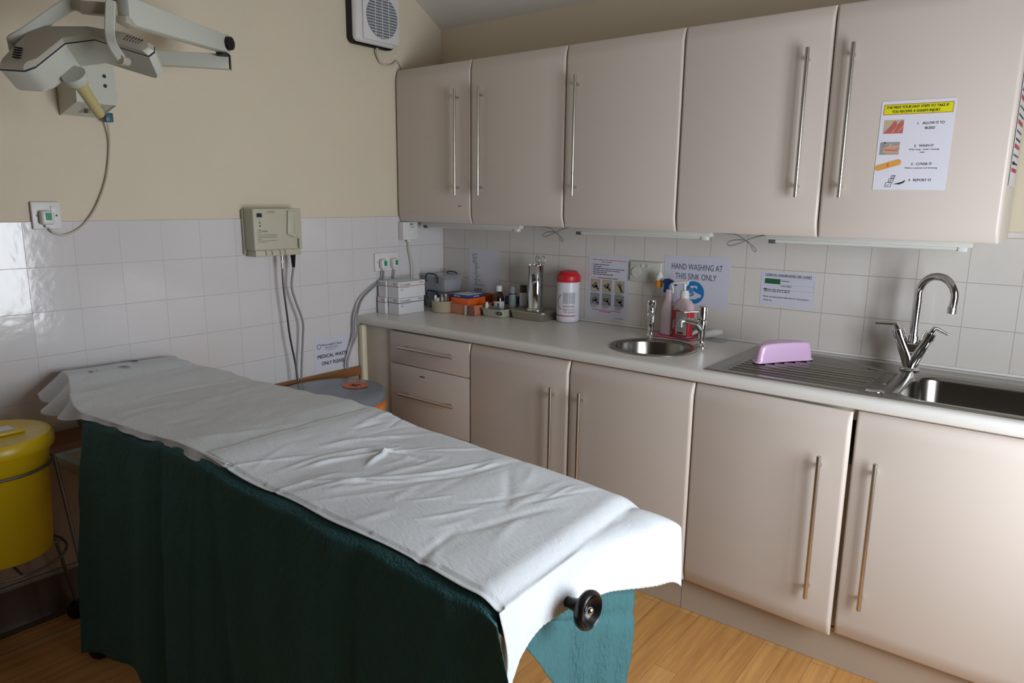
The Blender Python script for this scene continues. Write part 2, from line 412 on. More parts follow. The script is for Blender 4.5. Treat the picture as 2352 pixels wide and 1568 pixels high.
b = B(); box(b, XR+.053, XR+.057, WY0+.06, WY1-.06, WZ0+.06, WZ1-.06); obj('pane', b, M['glass'], win)
b = B(); box(b, XR-.03, XR+.05, WY0-.04, WY1+.04, WZ0-.025, WZ0, .004); obj('window_sill', b, M['white'], win)
# coved vinyl skirting with a pale cap, and the welded seam where the cove meets the floor
b = B(); prism(b, [(0, 0), (.03, 0), (.012, .012), (.006, .03), (.006, .15), (0, .15)], (0, -.61-YB, 0), (0, YB, 0), (1, 0, 0), (0, 0, 1)); bb = struct('baseboard_left', b, M['skirtv'])
b = B(); box(b, 0, .009, YB, -.61, .15, .166, .002); obj('cap_strip', b, M['skirt'], bb)
b = B(); box(b, .128, .133, YB, -1.2, 0, .0018); struct('trim_1', b, M['skirt'])
b = B(); box(b, 0, .022, YB, -.602, .618, .662, .003); struct('trim_2', b, M['wood'])
b = B(); box(b, 0, .036, -.602, -.560, 0, .868, .012, 3); struct('trim_3', b, M['paint_trim'])

# ================================================================== KITCHEN UNITS
def door_bm(x0, x1, z0, z1, y, ang=0.):
    """wrapped door with rolled top and bottom edges; y = back face, front towards -y"""
    th = .022; k = .055; dz = z1-z0
    prof = [(0, 0), (-.007, 0)]
    for i in range(9):
        t = i/8; prof.append((-.008-(th-.008)*math.sin(t*PI/2), .001+k*t))
    top = [(p[0], dz-p[1]) for p in reversed(prof[1:])]
    prof = prof+top+[(0, dz)]
    t = B(); g = .0015; rings = []
    for e, k2 in ((0, .45), (.0012, .68), (.003, .84), (.006, .95), (.011, 1.)): rings.append((x0+g+e, k2))
    rings += [(x0+x1-q[0], q[1]) for q in reversed(rings)]
    loft(t, [[Vector((xx, y+p[0]*k2, z0+p[1])) for p in prof] for xx, k2 in rings])
    return t
def bar_handle(parent, p0, p1, out=.030, rad=.0066, rot=None, name='handle'):
    """bar between p0 and p1 (in front of the face), two stand-offs reaching back by out"""
    p0, p1 = Vector(p0), Vector(p1); t = B(); d = (p1-p0).normalized()
    lathe_ax(t, p0, p1, rad)
    for q in (p0+d*.035, p1-d*.035): tube(t, [q, q+Vector((0, out, 0))], rad*.8, 10)
    if rot: bmesh.ops.transform(t, matrix=rot, verts=t.verts)
    return obj(name, t, M['bar'], parent)
def lathe_ax(bm, a, b_, rad):
    d = (b_-a).normalized(); L = (b_-a).length; e = .001
    tube(bm, [a, a+d*e, b_-d*e, b_], [rad-e, rad, rad, rad-e], 16)
def hinge(x, y, ang): return Matrix.Translation((x, y, 0)) @ Matrix.Rotation(ang, 4, 'Z') @ Matrix.Translation((-x, -y, 0))
UZ0, UZ1, UY = 1.357, 2.072, -.302
def wall_unit(x0, x1, doors, label):
    t = thing('wall_cabinet', label, 'cabinet', ((x0+x1)/2, -.15, UZ0), 'white wall cabinets above the worktop')
    c = B(); box(c, x0+.001, x1-.001, UY+.004, -.001, UZ0, UZ1-.004); obj('body', c, M['carc'], t)
    for a0, a1, hx in doors:
        d = obj('door', door_bm(a0, a1, UZ0-.002, UZ1, UY), M['door'], t, sharp=50)
        bar_handle(d, (hx, UY-.050, 1.483), (hx, UY-.050, 1.949))
    return t
wall_unit(.002, .998, [(.002, .4874, .415), (.4874, .998, .556)], 'double wall cabinet in the corner beside the extractor fan, two central bar handles')
wall_unit(.998, 1.5044, [(.998, 1.5044, 1.060)], 'single door wall cabinet above the red lidded wipes tub, handle on its left')
wall_unit(1.5044, 2.512, [(1.5044, 2.0104, 1.941), (2.0104, 2.512, 2.076)], 'double wall cabinet with the sharps injury poster on its right door')
BZ0, BZ1, BY = .134, .863, -.567
def base_unit(x0, x1, label, doors=(), drawers=(), ang=()):
    t = thing('base_cabinet', label, 'cabinet', ((x0+x1)/2, -.28, 0), 'cream base cabinets under the worktop')
    c = B(); box(c, x0+.001, x1-.001, BY+.004, -.012, .15, .690); 
    box(c, x0+.001, x0+.018, BY+.004, -.012, .690, .868); box(c, x1-.018, x1-.001, BY+.004, -.012, .690, .868)
    box(c, x0+.018, x1-.018, BY+.004, BY+.022, .83, .868)
    box(c, x0+.03, x0+.07, -.5, -.46, .001, .15); box(c, x1-.07, x1-.03, -.5, -.46, .001, .15); box(c, x0+.03, x0+.07, -.1, -.06, .001, .15); box(c, x1-.07, x1-.03, -.1, -.06, .001, .15)
    obj('body', c, M['carc'], t)
    for i, (a0, a1, hx, h0, h1, side, an) in enumerate(doors):
        mx = hinge(a0 if side == 'l' else a1, BY, an); q = door_bm(a0, a1, BZ0, BZ1, BY); bmesh.ops.transform(q, matrix=mx, verts=q.verts)
        d = obj('door', q, M['door'], t, sharp=50)
        bar_handle(d, (hx, BY-.050, h0), (hx, BY-.050, h1), rot=mx)
    for z0, z1, hz in drawers:
        q = B(); box(q, x0+.0015, x1-.0015, BY-.020, BY, z0, z1, .0025); d = obj('drawer_front', q, M['door'], t)
        if hz: bar_handle(d, (.300, BY-.050, hz), (.643, BY-.050, hz))
        if z1 < .8 and z1 > .6:
            p = Print((.412, BY-.020, .668), '-y', .0006); p.rect('inkgrey', 0, 0, .032, .006); p.done(d, {'inkgrey': 'printed_label'})
    return t
base_unit(.216, .716, 'cream base unit of stacked drawers beside the grey waste bin', drawers=[(.7115, BZ1, .796), (.425, .7085, .573), (BZ0, .422, .30)])
base_unit(.716, 1.7356, 'double base cabinet under the round sink, two tall bar handles', doors=[(.716, 1.2271, 1.165, .290, .757, 'l', math.radians(-.7)), (1.2271, 1.7356, 1.293, .290, .757, 'l', math.radians(-.9))])
base_unit(1.7356, 2.748, 'double base cabinet under the sink drainer, left door slightly ajar', doors=[(1.7356, 2.2393, 2.168, .252, .721, 'l', math.radians(-3.0)), (2.2423, 2.748, 2.314, .258, .727, 'r', 0)])
base_unit(2.748, XR-.002, 'cream base cabinet below the sink bowl end, by the right wall', doors=[(2.748, 3.098, 3.05, .258, .727, 'l', 0), (3.098, XR-.004, 3.15, .258, .727, 'r', 0)])
b = B(); box(b, .037, .215, -.575, -.557, .002, .868, .001); obj('filler_panel', b, M['carc'], None, 'plain cream filler panel between the drawers and the corner pipe casing', 'panel')
for i, (a0, a1) in enumerate(((.04, 1.714), (1.716, XR-.002))):
    b = B(); box(b, a0, a1, -.5435, -.527, .001, .131); obj('plinth', b, M['plinth'], None, ('cream plinth board running left of the floor joint, under drawers and round sink' if i == 0 else 'cream plinth board right of the joint, under the sink drainer cabinets'), 'plinth')
# worktop with a post-formed front edge, cut for the two sinks
ZW = .911; RC = (1.452, -.347); RR = .143
b = B(); prof = [(-.001, .871), (-.592, .871), (-.599, .874), (-.602, .880), (-.602, .892)]
for i in range(1, 7):
    a = i/6*PI/2; prof.append((-.602+.019*(1-math.cos(a)), .892+.019*math.sin(a)))
prof += [(-.001, .911)]
loft(b, [[Vector((x, p[0], p[1])) for p in prof] for x in (.001, XR-.001)])
wt = obj('worktop', b, M['worktop'], None, 'long pale laminate worktop running below the tiled wall', 'worktop')
c = B(); lathe(c, [(RR+.006, .8), (RR+.006, 1.0)], (RC[0], RC[1], 0), 64); apply_cut(wt, c)
SX0, SX1, SY0, SY1 = 1.752, 2.752, -.566, -.062
c = B(); box(c, 2.315, 2.735, -.545, -.180, .8, 1.0); apply_cut(wt, c)
wt.data.polygons.foreach_set('use_smooth', [True]*len(wt.data.polygons)); wt.data.set_sharp_from_angle(angle=math.radians(35))
b = B(); box(b, .001, XR-.001, -.009, -.0005, ZW+.0005, ZW+.010, .003); obj('sealant_bead', b, M['white'], None, 'white sealant bead along the back of the worktop', 'sealant')

# ---- round inset basin
t = thing('round_sink', 'round stainless steel hand basin set in the worktop', 'sink', (RC[0], RC[1], ZW))
b = B(); prof = [(.168, .0006), (.167, .004), (.162, .0055), (.150, .0045), (RR, .001), (RR-.004, -.006), (RR-.008, -.10), (RR-.018, -.125), (RR-.045, -.138), (.03, -.142), (.024, -.146)]
lathe(b, prof, (RC[0], RC[1], ZW), 72, cap0=False, cap1=True); obj('bowl', b, M['steel'], t, sharp=60)
b = B(); lathe(b, [(.022, -.143), (.022, -.140), (.010, -.1385), (.009, -.142)], (RC[0], RC[1], ZW), 24); obj('waste', b, M['chrome'], t)
# ---- inset sink with drainer
t = thing('sink_with_drainer', 'rectangular stainless steel sink with a grooved drainer on its left', 'sink', (2.25, -.31, ZW))
def drain_h(x, y):
    # sunk draining area with tapering outline and ribs running along x
    x0, x1 = SX0+.05, 2.285; yb = -.112-.115*max(0, (x-2.02)/.27)**1.6 if x > 2.02 else -.112
    yf = SY0+.028
    d = min(x-x0, x1-x, y-yf, yb-y)
    if d <= 0: return 0.
    s_ = min(1, d/.012); s_ = s_*s_*(3-2*s_)
    h = -.0045*s_
    if d > .012 and x < 2.235 and y < yb-.022:
        ph = (y-yf-.03)/.036; v = math.cos(2*PI*ph)
        e = min(1, (d-.012)/.01)
        if v > .1: h += .0042*((v-.1)/.9)**.7*e
    return h
b = B(); nx, ny = 150, 130; xa, xb = SX0+.006, 2.30; ya, yb_ = SY0+.006, SY1-.006; g = []
for i in range(nx+1):
    x = xa+(xb-xa)*i/nx; g.append([b.verts.new((x, ya+(yb_-ya)*j/ny, ZW+.005+drain_h(x, ya+(yb_-ya)*j/ny))) for j in range(ny+1)])
for i in range(nx):
    for j in range(ny): b.faces.new((g[i][j], g[i+1][j], g[i+1][j+1], g[i][j+1]))
# raised rim turned down to the worktop (left, front, back)
def strip(p, q):
    v = [b.verts.new(k) for k in p+q]; n_ = len(p)
    for i in range(n_-1): b.faces.new((v[i], v[i+1], v[n_+i+1], v[n_+i]))
strip([Vector((xa, ya, ZW+.005)), Vector((xb, ya, ZW+.005))], [Vector((SX0, SY0, ZW+.0006)), Vector((xb, SY0, ZW+.0006))])
strip([Vector((xa, yb_, ZW+.005)), Vector((xb, yb_, ZW+.005))], [Vector((SX0, SY1, ZW+.0006)), Vector((xb, SY1, ZW+.0006))])
strip([Vector((xa, ya, ZW+.005)), Vector((xa, yb_, ZW+.005))], [Vector((SX0, SY0, ZW+.0006)), Vector((SX0, SY1, ZW+.0006))])
obj('drainer', b, M['steel'], t, sharp=60)
b = B(); N = 12
def rr_(x0, x1, y0, y1, rad, z): return rrect(x0, x1, y0, y1, rad, N, z)
rings = [rr_(2.3005, SX1, SY0, SY1, .0005, ZW+.0006), rr_(2.3005, SX1-.006, SY0+.006, SY1-.006, .0004, ZW+.005), rr_(2.325, 2.725, -.536, -.188, .085, ZW+.005), rr_(2.330, 2.720, -.531, -.193, .08, ZW+.002), rr_(2.334, 2.716, -.527, -.197, .078, ZW-.008),
         rr_(2.340, 2.710, -.520, -.204, .075, ZW-.125), rr_(2.350, 2.700, -.510, -.214, .068, ZW-.145), rr_(2.375, 2.675, -.485, -.239, .05, ZW-.153), rr_(2.47, 2.58, -.42, -.31, .04, ZW-.157)]
loft(b, rings, False, True); obj('bowl', b, M['steel'], t, sharp=60)
b = B(); lathe(b, [(.026, 0), (.025, .0025), (.018, .004)], (2.272, -.512, ZW+.0045), 32); obj('overflow_plug', b, M['chrome'], t)
b = B(); lathe(b, [(.006, 0), (.004, .002)], (2.276, -.40, ZW+.004), 16); obj('screw', b, M['chrome'], t)

# ---- mixer tap with swan neck
mx0, my0 = 2.300, -.135; zb = ZW+.0055
t = thing('mixer_tap', 'tall chrome swan neck mixer tap behind the rectangular sink', 'tap', (mx0, my0, zb))
b = B(); lathe(b, [(.030, 0), (.031, .003), (.027, .007), (.021, .010)], (mx0, my0, zb), 36); obj('base_ring', b, M['chrome'], t)
b = B()   # v-shaped body: two limbs spreading from the foot
for sgn in (-1, 1):
    tube(b, [(mx0, my0, zb+.008), (mx0+sgn*.010, my0, zb+.045), (mx0+sgn*.041, my0, zb+.112)], [.020, .0175], 24)
prism(b, [(-.018, 0), (.018, 0), (.054, .096), (.028, .108), (.012, .088), (-.012, .088), (-.028, .108), (-.054, .096)], (0, .030, 0), (mx0, my0-.015, zb+.006), (1, 0, 0), (0, 0, 1), .006)
obj('body', b, M['chrome'], t, sharp=50)
for sgn, tip in ((-1, (-.118, -.012, .150)), (1, (.098, .006, .132))):
    b = B(); h0 = Vector((mx0+sgn*.041, my0, zb+.112)); d = Vector((sgn*.35, 0, 1)).normalized()
    tube(b, [h0, h0+d*.004, h0+d*.022, h0+d*.024], [.0205, .0205, .0195, .012], 24)
    h = obj('lever_handle', b, M['chrome'], t)
    b = B(); e = Vector((mx0, my0, zb))+Vector(tip); s0 = h0+d*.020; k = s0+d*.022+Vector((sgn*.004, 0, 0))
    tube(b, [s0, k, k+(e-k)*.12, e], [.009, .008, .0065, .0045], 14); obj('lever', b, M['chrome'], h)
b = B(); neck = [(mx0, my0, zb+.085), (mx0, my0, zb+.16), (mx0+.001, my0-.001, zb+.235)]
R_ = .062
dirx, diry = .88, -.47     # the spout swings out over the bowl
for i in range(0, 11):
    a = PI-i/10*PI*1.06
    q = R_*(1+math.cos(a)); neck.append((mx0+dirx*q, my0+diry*q, zb+.258+R_*1.02*math.sin(a)))
neck.append((neck[-1][0]-.0015, neck[-1][1]+.001, neck[-1][2]-.016))
tube(b, neck, .0125, 24, smooth=3); obj('spout', b, M['chrome'], t, sharp=60)
b = B(); tube(b, [(mx0, my0, zb+.10), (mx0, my0, zb+.118)], .0155, 24); obj('collar', b, M['chrome'], t)
b = B(); e = Vector(neck[-1]); tube(b, [e, e+Vector((-.001, 0, -.020))], .0137, 24); obj('aerator', b, M['bar'], t)

# ---- pillar taps at the round basin
def pillar_tap(x, y, ang, lev, label):
    t = thing('lever_tap', label, 'tap', (x, y, ZW), 'chrome lever taps at the round basin')
    mt = Matrix.Translation((x, y, ZW+.0006)) @ Matrix.Rotation(ang, 4, 'Z')       # local +x = spout direction
    ml = Matrix.Translation((x, y, ZW+.0006)) @ Matrix.Rotation(lev, 4, 'Z')
    b = B(); lathe(b, [(.027, 0), (.027, .003), (.021, .006), (.014, .014), (.0125, .024), (.0145, .060), (.019, .086), (.0185, .100), (.0165, .106)], seg=32, mx=mt); obj('body', b, M['chrome'], t, sharp=60)
    b = B(); tube(b, [mt @ Vector(q) for q in ((.004, 0, .072), (.025, 0, .094), (.055, 0, .102), (.085, 0, .104), (.094, 0, .099))], [.016, .010], 20, smooth=5)
    sp_ = obj('spout', b, M['chrome'], t, sharp=60)
    b = B(); e = mt @ Vector((.090, 0, .104)); tube(b, [e, e+Vector((0, 0, -.022))], .0115, 20); obj('nozzle', b, M['chrome'], sp_)
    b = B(); lathe(b, [(.017, .107), (.0205, .110), (.0205, .150), (.0195, .157), (.015, .160)], seg=32, mx=mt); obj('headwork', b, M['chrome'], t, sharp=40)
    b = B()
    loft(b, [[ml @ Vector((xx, w*math.cos(a), z+h*math.sin(a))) for a in [2*PI*k/12 for k in range(12)]] for xx, w, h, z in ((.012, .008, .006, .138), (.03, .007, .004, .139), (.07, .006, .0028, .136), (.088, .009, .0025, .141), (.100, .013, .0025, .150), (.112, .013, .0025, .160), (.120, .007, .002, .166))])
    obj('lever', b, M['chrome'], t, sharp=60)
    return t
A1 = math.radians(-60)
pillar_tap(1.353, -.180, A1, math.radians(-63), 'chrome lever tap on the left of the round basin, facing the viewer')
pillar_tap(1.590, -.215, math.radians(-128), math.radians(-140), 'chrome lever tap on the right of the round basin, seen side on')
print('structure done')
# ================================================================== TREATMENT COUCH
AL = math.radians(4.67); CU = Vector((math.cos(AL), math.sin(AL), 0)); CV = Vector((-math.sin(AL), math.cos(AL), 0)); CO = Vector((.03, -1.78, 0))
def CP(s, t, z): return CO+CU*s+CV*t+Vector((0, 0, z))
CM = Matrix(((CU.x, CV.x, 0, CO.x), (CU.y, CV.y, 0, CO.y), (0, 0, 1, 0), (0, 0, 0, 1)))
ZK = [(0, .872), (.1, .869), (.22, .853), (.45, .838), (.70, .840), (.95, .845), (1.07, .838), (1.28, .808), (1.55, .790), (1.75, .768), (1.88, .755), (1.94, .744)]
def ztop(s):
    if s <= 0: return ZK[0][1]
    for (a, za), (b_, zb_) in zip(ZK, ZK[1:]):
        if s <= b_:
            q = (s-a)/(b_-a); q = q*q*(3-2*q)*.4+q*.6; return za+(zb_-za)*q
    return ZK[-1][1]
def zs(s, t): return ztop(s)-.030*t-.016*(max(0, min(1, (s-1.865)/.05)))**2     # near side (t<0) sits a touch higher
TN0, TF, SE = -.275, .276, 1.915
TN = TN0
def tn(s): q = max(0, min(1, s/.46)); return TN0+.145*(1-q*q*(3-2*q))   # the head pad narrows on the near side         # near and far sides, foot end of the padding
couch = thing('treatment_couch', 'padded treatment couch draped in green and white paper, head end at the left wall', 'couch', CP(1.0, 0, 0))
def pad(s0, s1, th=.055, name='mattress'):
    b = B(); rings = []; n = 40
    for i in range(n+1):
        s = s0+(s1-s0)*i/n; e = min(s-s0, s1-s); rd = .016*(1-min(1, e/.016))**2
        r0 = []
        TN = tn(s)
        for (t, dz) in ((TN+.004, -th), (TF-.004, -th), (TF, -th+.01), (TF, -.016), (TF-.004, -.006), (TF-.016, -.002), (TN+.016, -.002), (TN+.004, -.006), (TN, -.016), (TN, -th+.01)):
            r0.append(CP(s, t*(1-rd*1.2), zs(s, t)-.006+dz+(-rd if dz > -.02 else 0)))
        rings.append(r0)
    loft(b, rings); return obj(name, b, M['vinyl'], couch)
pad(.035, 1.045, name='backrest_pad'); pad(1.065, SE, name='seat_pad')
b = B()
box(b, .12, 1.80, -.235, -.200, .60, .64, .004, mx=CM); box(b, .12, 1.80, .200, .235, .60, .64, .004, mx=CM)
for s in (.12, .80, 1.765): box(b, s, s+.035, -.2, .2, .60, .64, .004, mx=CM)
for s in (.35, .85):
    for t in (-.15, .15): tube(b, [CP(s, t, .62), CP(s+.05, t, zs(s, t)-.065)], .012)
for t in (-.15, .15): tube(b, [CP(1.5, t, .62), CP(1.5, t, zs(1.5, t)-.066)], .014)
for s, t in ((1.1, -.2), (1.1, .2)): tube(b, [CP(s, t, .62), CP(s, t, zs(s, t)-.066)], .014)
obj('frame', b, M['lampgrey'], couch)
for s in (.35, 1.62):
    for t in (-.19, .19):
        b = B(); tube(b, [CP(s, t, .61), CP(s, t, .10)], .017, 16); lg = obj('leg', b, M['lampgrey'], couch)
        b = B(); tube(b, [CP(s+.012, t-.011, .037), CP(s+.012, t+.011, .037)], .036, 24); tube(b, [CP(s, t, .055), CP(s, t, .105)], .012, 12); obj('castor', b, M['rubber'], lg)
b = B()
for t in (-.19, .19): tube(b, [CP(.35, t, .15), CP(1.62, t, .15)], .013, 12)
tube(b, [CP(.95, -.19, .15), CP(.95, .19, .15)], .013, 12); obj('lower_rail', b, M['lampgrey'], couch)
b = B(); tube(b, [CP(.99, 0, .15), CP(.99, 0, .60)], .035, 20); tube(b, [CP(.99, 0, .33), CP(.99, 0, .61)], .024, 20); obj('lift_column', b, M['steel2'], couch)
b = B(); box(b, .74, 1.0, -.285, -.245, .035, .055, .006, mx=CM); tube(b, [CP(.87, -.25, .05), CP(.87, -.19, .15)], .010, 10); obj('foot_pedal', b, M['wood'], couch)
# height wheel at the foot end
hc = CP(1.995, -.100, .680); hx = (CU*.985-CV*.12+Vector((0, 0, .04))).normalized()
hY = Vector((0, 0, 1)).cross(hx).normalized(); hZ = hx.cross(hY)
HM = Matrix(((hY.x, hZ.x, hx.x, hc.x), (hY.y, hZ.y, hx.y, hc.y), (hY.z, hZ.z, hx.z, hc.z), (0, 0, 0, 1)))
b = B(); rings = []
for rr, z in ((.011, -.002), (.016, .0), (.026, .006), (.0305, .016), (.034, .0185), (.038, .016), (.040, .009), (.038, .001), (.033, -.003), (.027, -.004), (.020, -.010), (.013, -.022), (.012, -.03)):
    rings.append([HM @ Vector((rr*math.cos(2*PI*k/48), rr*math.sin(2*PI*k/48), z)) for k in range(48)])
loft(b, rings); wh = obj('hand_wheel', b, M['black'], couch, 'glossy black dished hand wheel', sharp=60)
b = B(); blob(b, HM @ Vector((0, 0, .010)), .0095, .0095, .0095); obj('nut', b, M['chrome'], wh)
b = B(); tube(b, [HM @ Vector((0, 0, -.028)), HM @ Vector((0, 0, -.11))], .011, 16); tube(b, [HM @ Vector((0, 0, -.11)), CP(1.79, -.07, .625)], .008, 12); obj('spindle', b, M['black'], couch)

# green drape sheet over the pads, hanging down the near side
def fold(s, k):   # soft vertical folds growing towards the hem
    return (.017*math.sin(s*7.3+1.1)+.011*math.sin(s*17.7+.6)+.006*math.sin(s*33+2))*k
def hem(s):
    if s < 1.03: return .115+.05*math.sin((s-.45)*5)-.0*s
    return .03
def sheet_grid(fn, ns, nt):
    b = B(); g = [[b.verts.new(fn(i/ns, j/nt)) for j in range(nt+1)] for i in range(ns+1)]
    for i in range(ns):
        for j in range(nt): b.faces.new((g[i][j], g[i+1][j], g[i+1][j+1], g[i][j+1]))
    return b
def thick(o, th, off=0.):
    md = o.modifiers.new('thickness', 'SOLIDIFY'); md.thickness = th; md.offset = off
def sm_(a, b_, x): x = max(0, min(1, (x-a)/(b_-a))); return x*x*(3-2*x)
def drape(s0, s1, over, seed):
    def fn(a, v):
        s = s0+(s1-s0)*a
        # v 0..0.5 across the top from far side to near edge, then down the near side
        if v < .08:
            q = v/.08; return CP(s, TF+.016, zs(s, TF)-.055+q*.050)
        if v < .42:
            q = (v-.08)/.34; t = (TF+.015)*(1-q)+(TN-.008)*q; return CP(s, t, zs(s, t)-.0035+over*.0012)
        q = (v-.42)/.58
        zt = zs(s, TN)-.006; zh = hem(s)
        if q < .05:
            k = q/.05; return CP(s, TN-.008-.010*math.sin(k*PI/2), zs(s, TN)-.0035-.012*(1-math.cos(k*PI/2)))
        k = (q-.05)/.95; z = (zt-.010)*(1-k)+zh*k
        ww = 1 if s1 < 1.2 else 1
        t = TN-.019-over*.004-.012*min(1, k*3)-abs(fold(s+seed, min(1, .18+k)))*1.6-.02*k*(1 if s1 < 1.2 else 1-sm_(.85, 1, a))
        if s1 < 1.2:
            s = s-.035*k*(1-a)                       # the free edge near the wall swings out a little
            t += .0
        else:
            s = s+.115*k*(1-a)**2*(1 if a < .6 else 0)   # front edge of the second length leans back over the first
        if s1 > 1.2: s += .056*sm_(.8, 1, a)*min(1, q*4)
        nz = mnoise.noise(Vector((s*9, z*9, seed)))*.004+mnoise.noise(Vector((s*25, z*25, seed)))*.0015
        return CP(s, t+nz, z)
    return sheet_grid(fn, 110, 120)
dr = thing('drape_sheet', 'dark green crepe drape sheet hanging down the near side of the couch', 'sheet', CP(1.0, TN-.02, .1))
o = obj('head_length', drape(.49, 1.16, 0, .3), M['teal'], dr, sharp=80, fix=False); thick(o, .0008)
o = obj('foot_length', drape(1.07, SE+.003, 2, 2.1), M['teal'], dr, sharp=80, fix=False); thick(o, .0008)
def footflap(a, v):    # green corner hanging from the foot end: two planes meeting in a vertical fold
    A = .60; t = TF+.006-a*.50
    if a < A: q = a/A; out = .045-.055*q; low = .50-.17*q
    else: q = (a-A)/(1-A); out = -.010+.008*q; low = .33-.25*q
    z0 = zs(1.93, t)-.012; z = z0-low*v
    o_ = out*min(1, v*2)+.003*math.sin(a*30)*v+mnoise.noise(Vector((t*14, z*14, 5)))*.004
    o_ -= .006*math.exp(-((v-.42)/.02)**2)
    tt = t-(.15*v*(low/.5)*(1-a/A) if a < A else 0)
    return CP(SE+.014+o_, tt, z)
o = obj('foot_flap', sheet_grid(footflap, 60, 50), M['teal'], dr, sharp=80, fix=False); thick(o, .0008)

# white couch-roll paper
def creases(x, y):
    h = 0
    for (s0, t0, ang, w, L, am) in CR:
        dx, dy = x-s0, y-t0; p = dx*math.cos(ang)+dy*math.sin(ang); q = -dx*math.sin(ang)+dy*math.cos(ang)
        q += .012*math.sin(p*14+s0*9)
        h += am*math.exp(-(q/w)**2)*math.exp(-(p/L)**4)
    return h
rc = random.Random(11)
CR = []
for k in range(46):
    s0 = rc.uniform(1.12, 1.8); t0 = rc.uniform(-.26, .26)
    CR.append((s0, t0, rc.gauss(1.25, .28), rc.uniform(.004, .014), rc.uniform(.04, .15), rc.choice((1, 1, -1))*rc.uniform(.0008, .0034)))
CR += [(1.33, .04, 1.9, .006, .07, .009), (1.36, .06, .5, .006, .06, .008), (1.30, .00, 1.25, .007, .16, .006), (1.45, -.02, 1.15, .008, .22, .006), (1.52, .05, 1.2, .009, .2, -.004), (1.25, -.05, 1.4, .008, .15, .004), (1.40, -.12, .9, .006, .12, .005)]
for k in range(26):
    CR.append((rc.uniform(.1, 1.05), rc.uniform(-.25, .25), rc.gauss(1.4, .5), rc.uniform(.008, .03), rc.uniform(.05, .16), rc.uniform(-.0022, .0022)))
def ptop(s, t, k=1.):
    n_ = mnoise.noise(Vector((s*7, t*7, 1)))*.0022+mnoise.noise(Vector((s*20, t*16, 4)))*.0012
    return zs(s, t)+.0045+max(-.0035, (creases(s, t)+n_)*k)
def headpaper(a, v):
    s = .028+a*1.10; T = tn(s)
    te0, te1 = TF+.008, T-.008
    wob = .004*math.sin(s*23)+.003*math.sin(s*61)
    far_in = .045*max(0, 1-abs(s-.10)/.18)          # torn back from the far corner, dark padding shows
    hang = max(0, 1-(s-.02)/.46)                     # the near corner at the head hangs over and flares
    if v < .80:
        q = v/.80; t = (te0-far_in+wob)*(1-q)+te1*q
        return CP(s, t, ptop(s, t)+.006*hang*q)
    q = (v-.80)/.20
    fl = .010+(.085*hang+.03*math.sin(PI*min(1, hang))*math.sin(s*40))*min(1, hang*3)
    dn = .010+(.055*hang+.022*math.sin(PI*min(1, hang)))*(1.0-.18*math.sin(s*40+1))
    rl = .030*max(0, (s-.80)/.3)                     # edge sags a little before the overlap
    t = te1-fl*q**1.2+wob*q
    z = ptop(s, te1)+.006*hang-(dn+rl*.4)*q**1.15
    return CP(s+.02*hang*q, t, z)
hp_ = o = obj('couch_paper', sheet_grid(headpaper, 260, 110), M['roll'], None, 'older length of white couch roll paper at the head, torn near the wall', 'paper', group=None, sharp=80, fix=False); thick(o, .0005)
for (s_, t_, L_, W_, an) in ((.038, .098, .032, .016, .9), (.102, .030, .036, .011, .6), (.097, -.080, .016, .010, .9), (.099, -.062, .007, .006, .2)):
    b = B(); n = 22; pts = []
    for k in range(n):
        a = 2*PI*k/n; rr = 1+.35*math.sin(3*a+s_*90)+.2*math.sin(7*a); x, y = L_/2*rr*math.cos(a), W_/2*rr*math.sin(a)
        ss, tt = s_+x*math.sin(an)-y*math.cos(an), t_+x*math.cos(an)+y*math.sin(an); pts.append(CP(ss, tt, ptop(ss, tt)+.0075))
    b.faces.new([b.verts.new(p) for p in pts]); obj('ink_mark', b, M['ink'], hp_, 'small black smudge', fix=False)
def sm(a, b_, x): x = max(0, min(1, (x-a)/(b_-a))); return x*x*(3-2*x)
FD = [(-.40, .12), (-.300, .150), (-.278, .145), (-.24, .108), (-.16, .086), (-.09, .080), (0, .098), (.06, .118), (.17, .150), (.27, .175), (.36, .20)]
def fdrop(t):
    for (a, za), (b_, zb_) in zip(FD, FD[1:]):
        if t <= b_: return za+(zb_-za)*max(0, (t-a)/(b_-a))
    return FD[-1][1]
def footpaper(a, v):
    # v across from far (0) to near (1); a along from the overlap to the hanging end
    L = SE+.01; tt = (TF+.010)*(1-v)+(TN-.014)*v
    skew = .006*math.sin(v*9)+.003*math.sin(v*31)
    if a < .82:
        q = a/.82; s = 1.040+skew*.4+(L-1.040-skew*.4)*q
        flare = sm(1.55, L, s)
        wob = .004*math.sin(s*19+1)
        t = tt+(.075*flare*(1-v)**3)+wob*((1-v)**4+v**4)
        z = zs(s, min(t, TF))+.0058+.002*sm(L-.08, L, s)+(.0 if q > .01 else .0)+max(-.003, creases(s, t))*(1-sm(L-.06, L, s)*.7)
        z += mnoise.noise(Vector((s*8, t*8, 9)))*.002
        over = max(0, t-TF+.02); z -= over*over*4.0
        if t < TN: z -= .004
        return CP(s, t, z)
    q = (a-.82)/.18
    t = tt+.055*(1-v)**3
    over = max(0, t-TF+.02)
    z0 = zs(L, min(t, TF))+.0078-over*over*4
    d = fdrop(t); 
    out = .012+.085*(1-v)**2+.012*math.sin(v*13)*q*(1-v**4)+.014*v**6
    s = L+out*math.sin(min(1, q*(1.6+1.4*(1-v)**2))*PI/2)
    t2 = t+.040*q*(1-v)**4-.0*q-.016*q*v**6-.006*v**8
    jag = .0011*math.sin(v*310)*(1 if q > .97 else 0)
    z = z0-d*q**(.92+.9*(1-v)**2)+jag+mnoise.noise(Vector((t*12, q*3, 2)))*.003
    return CP(s, t2, z)
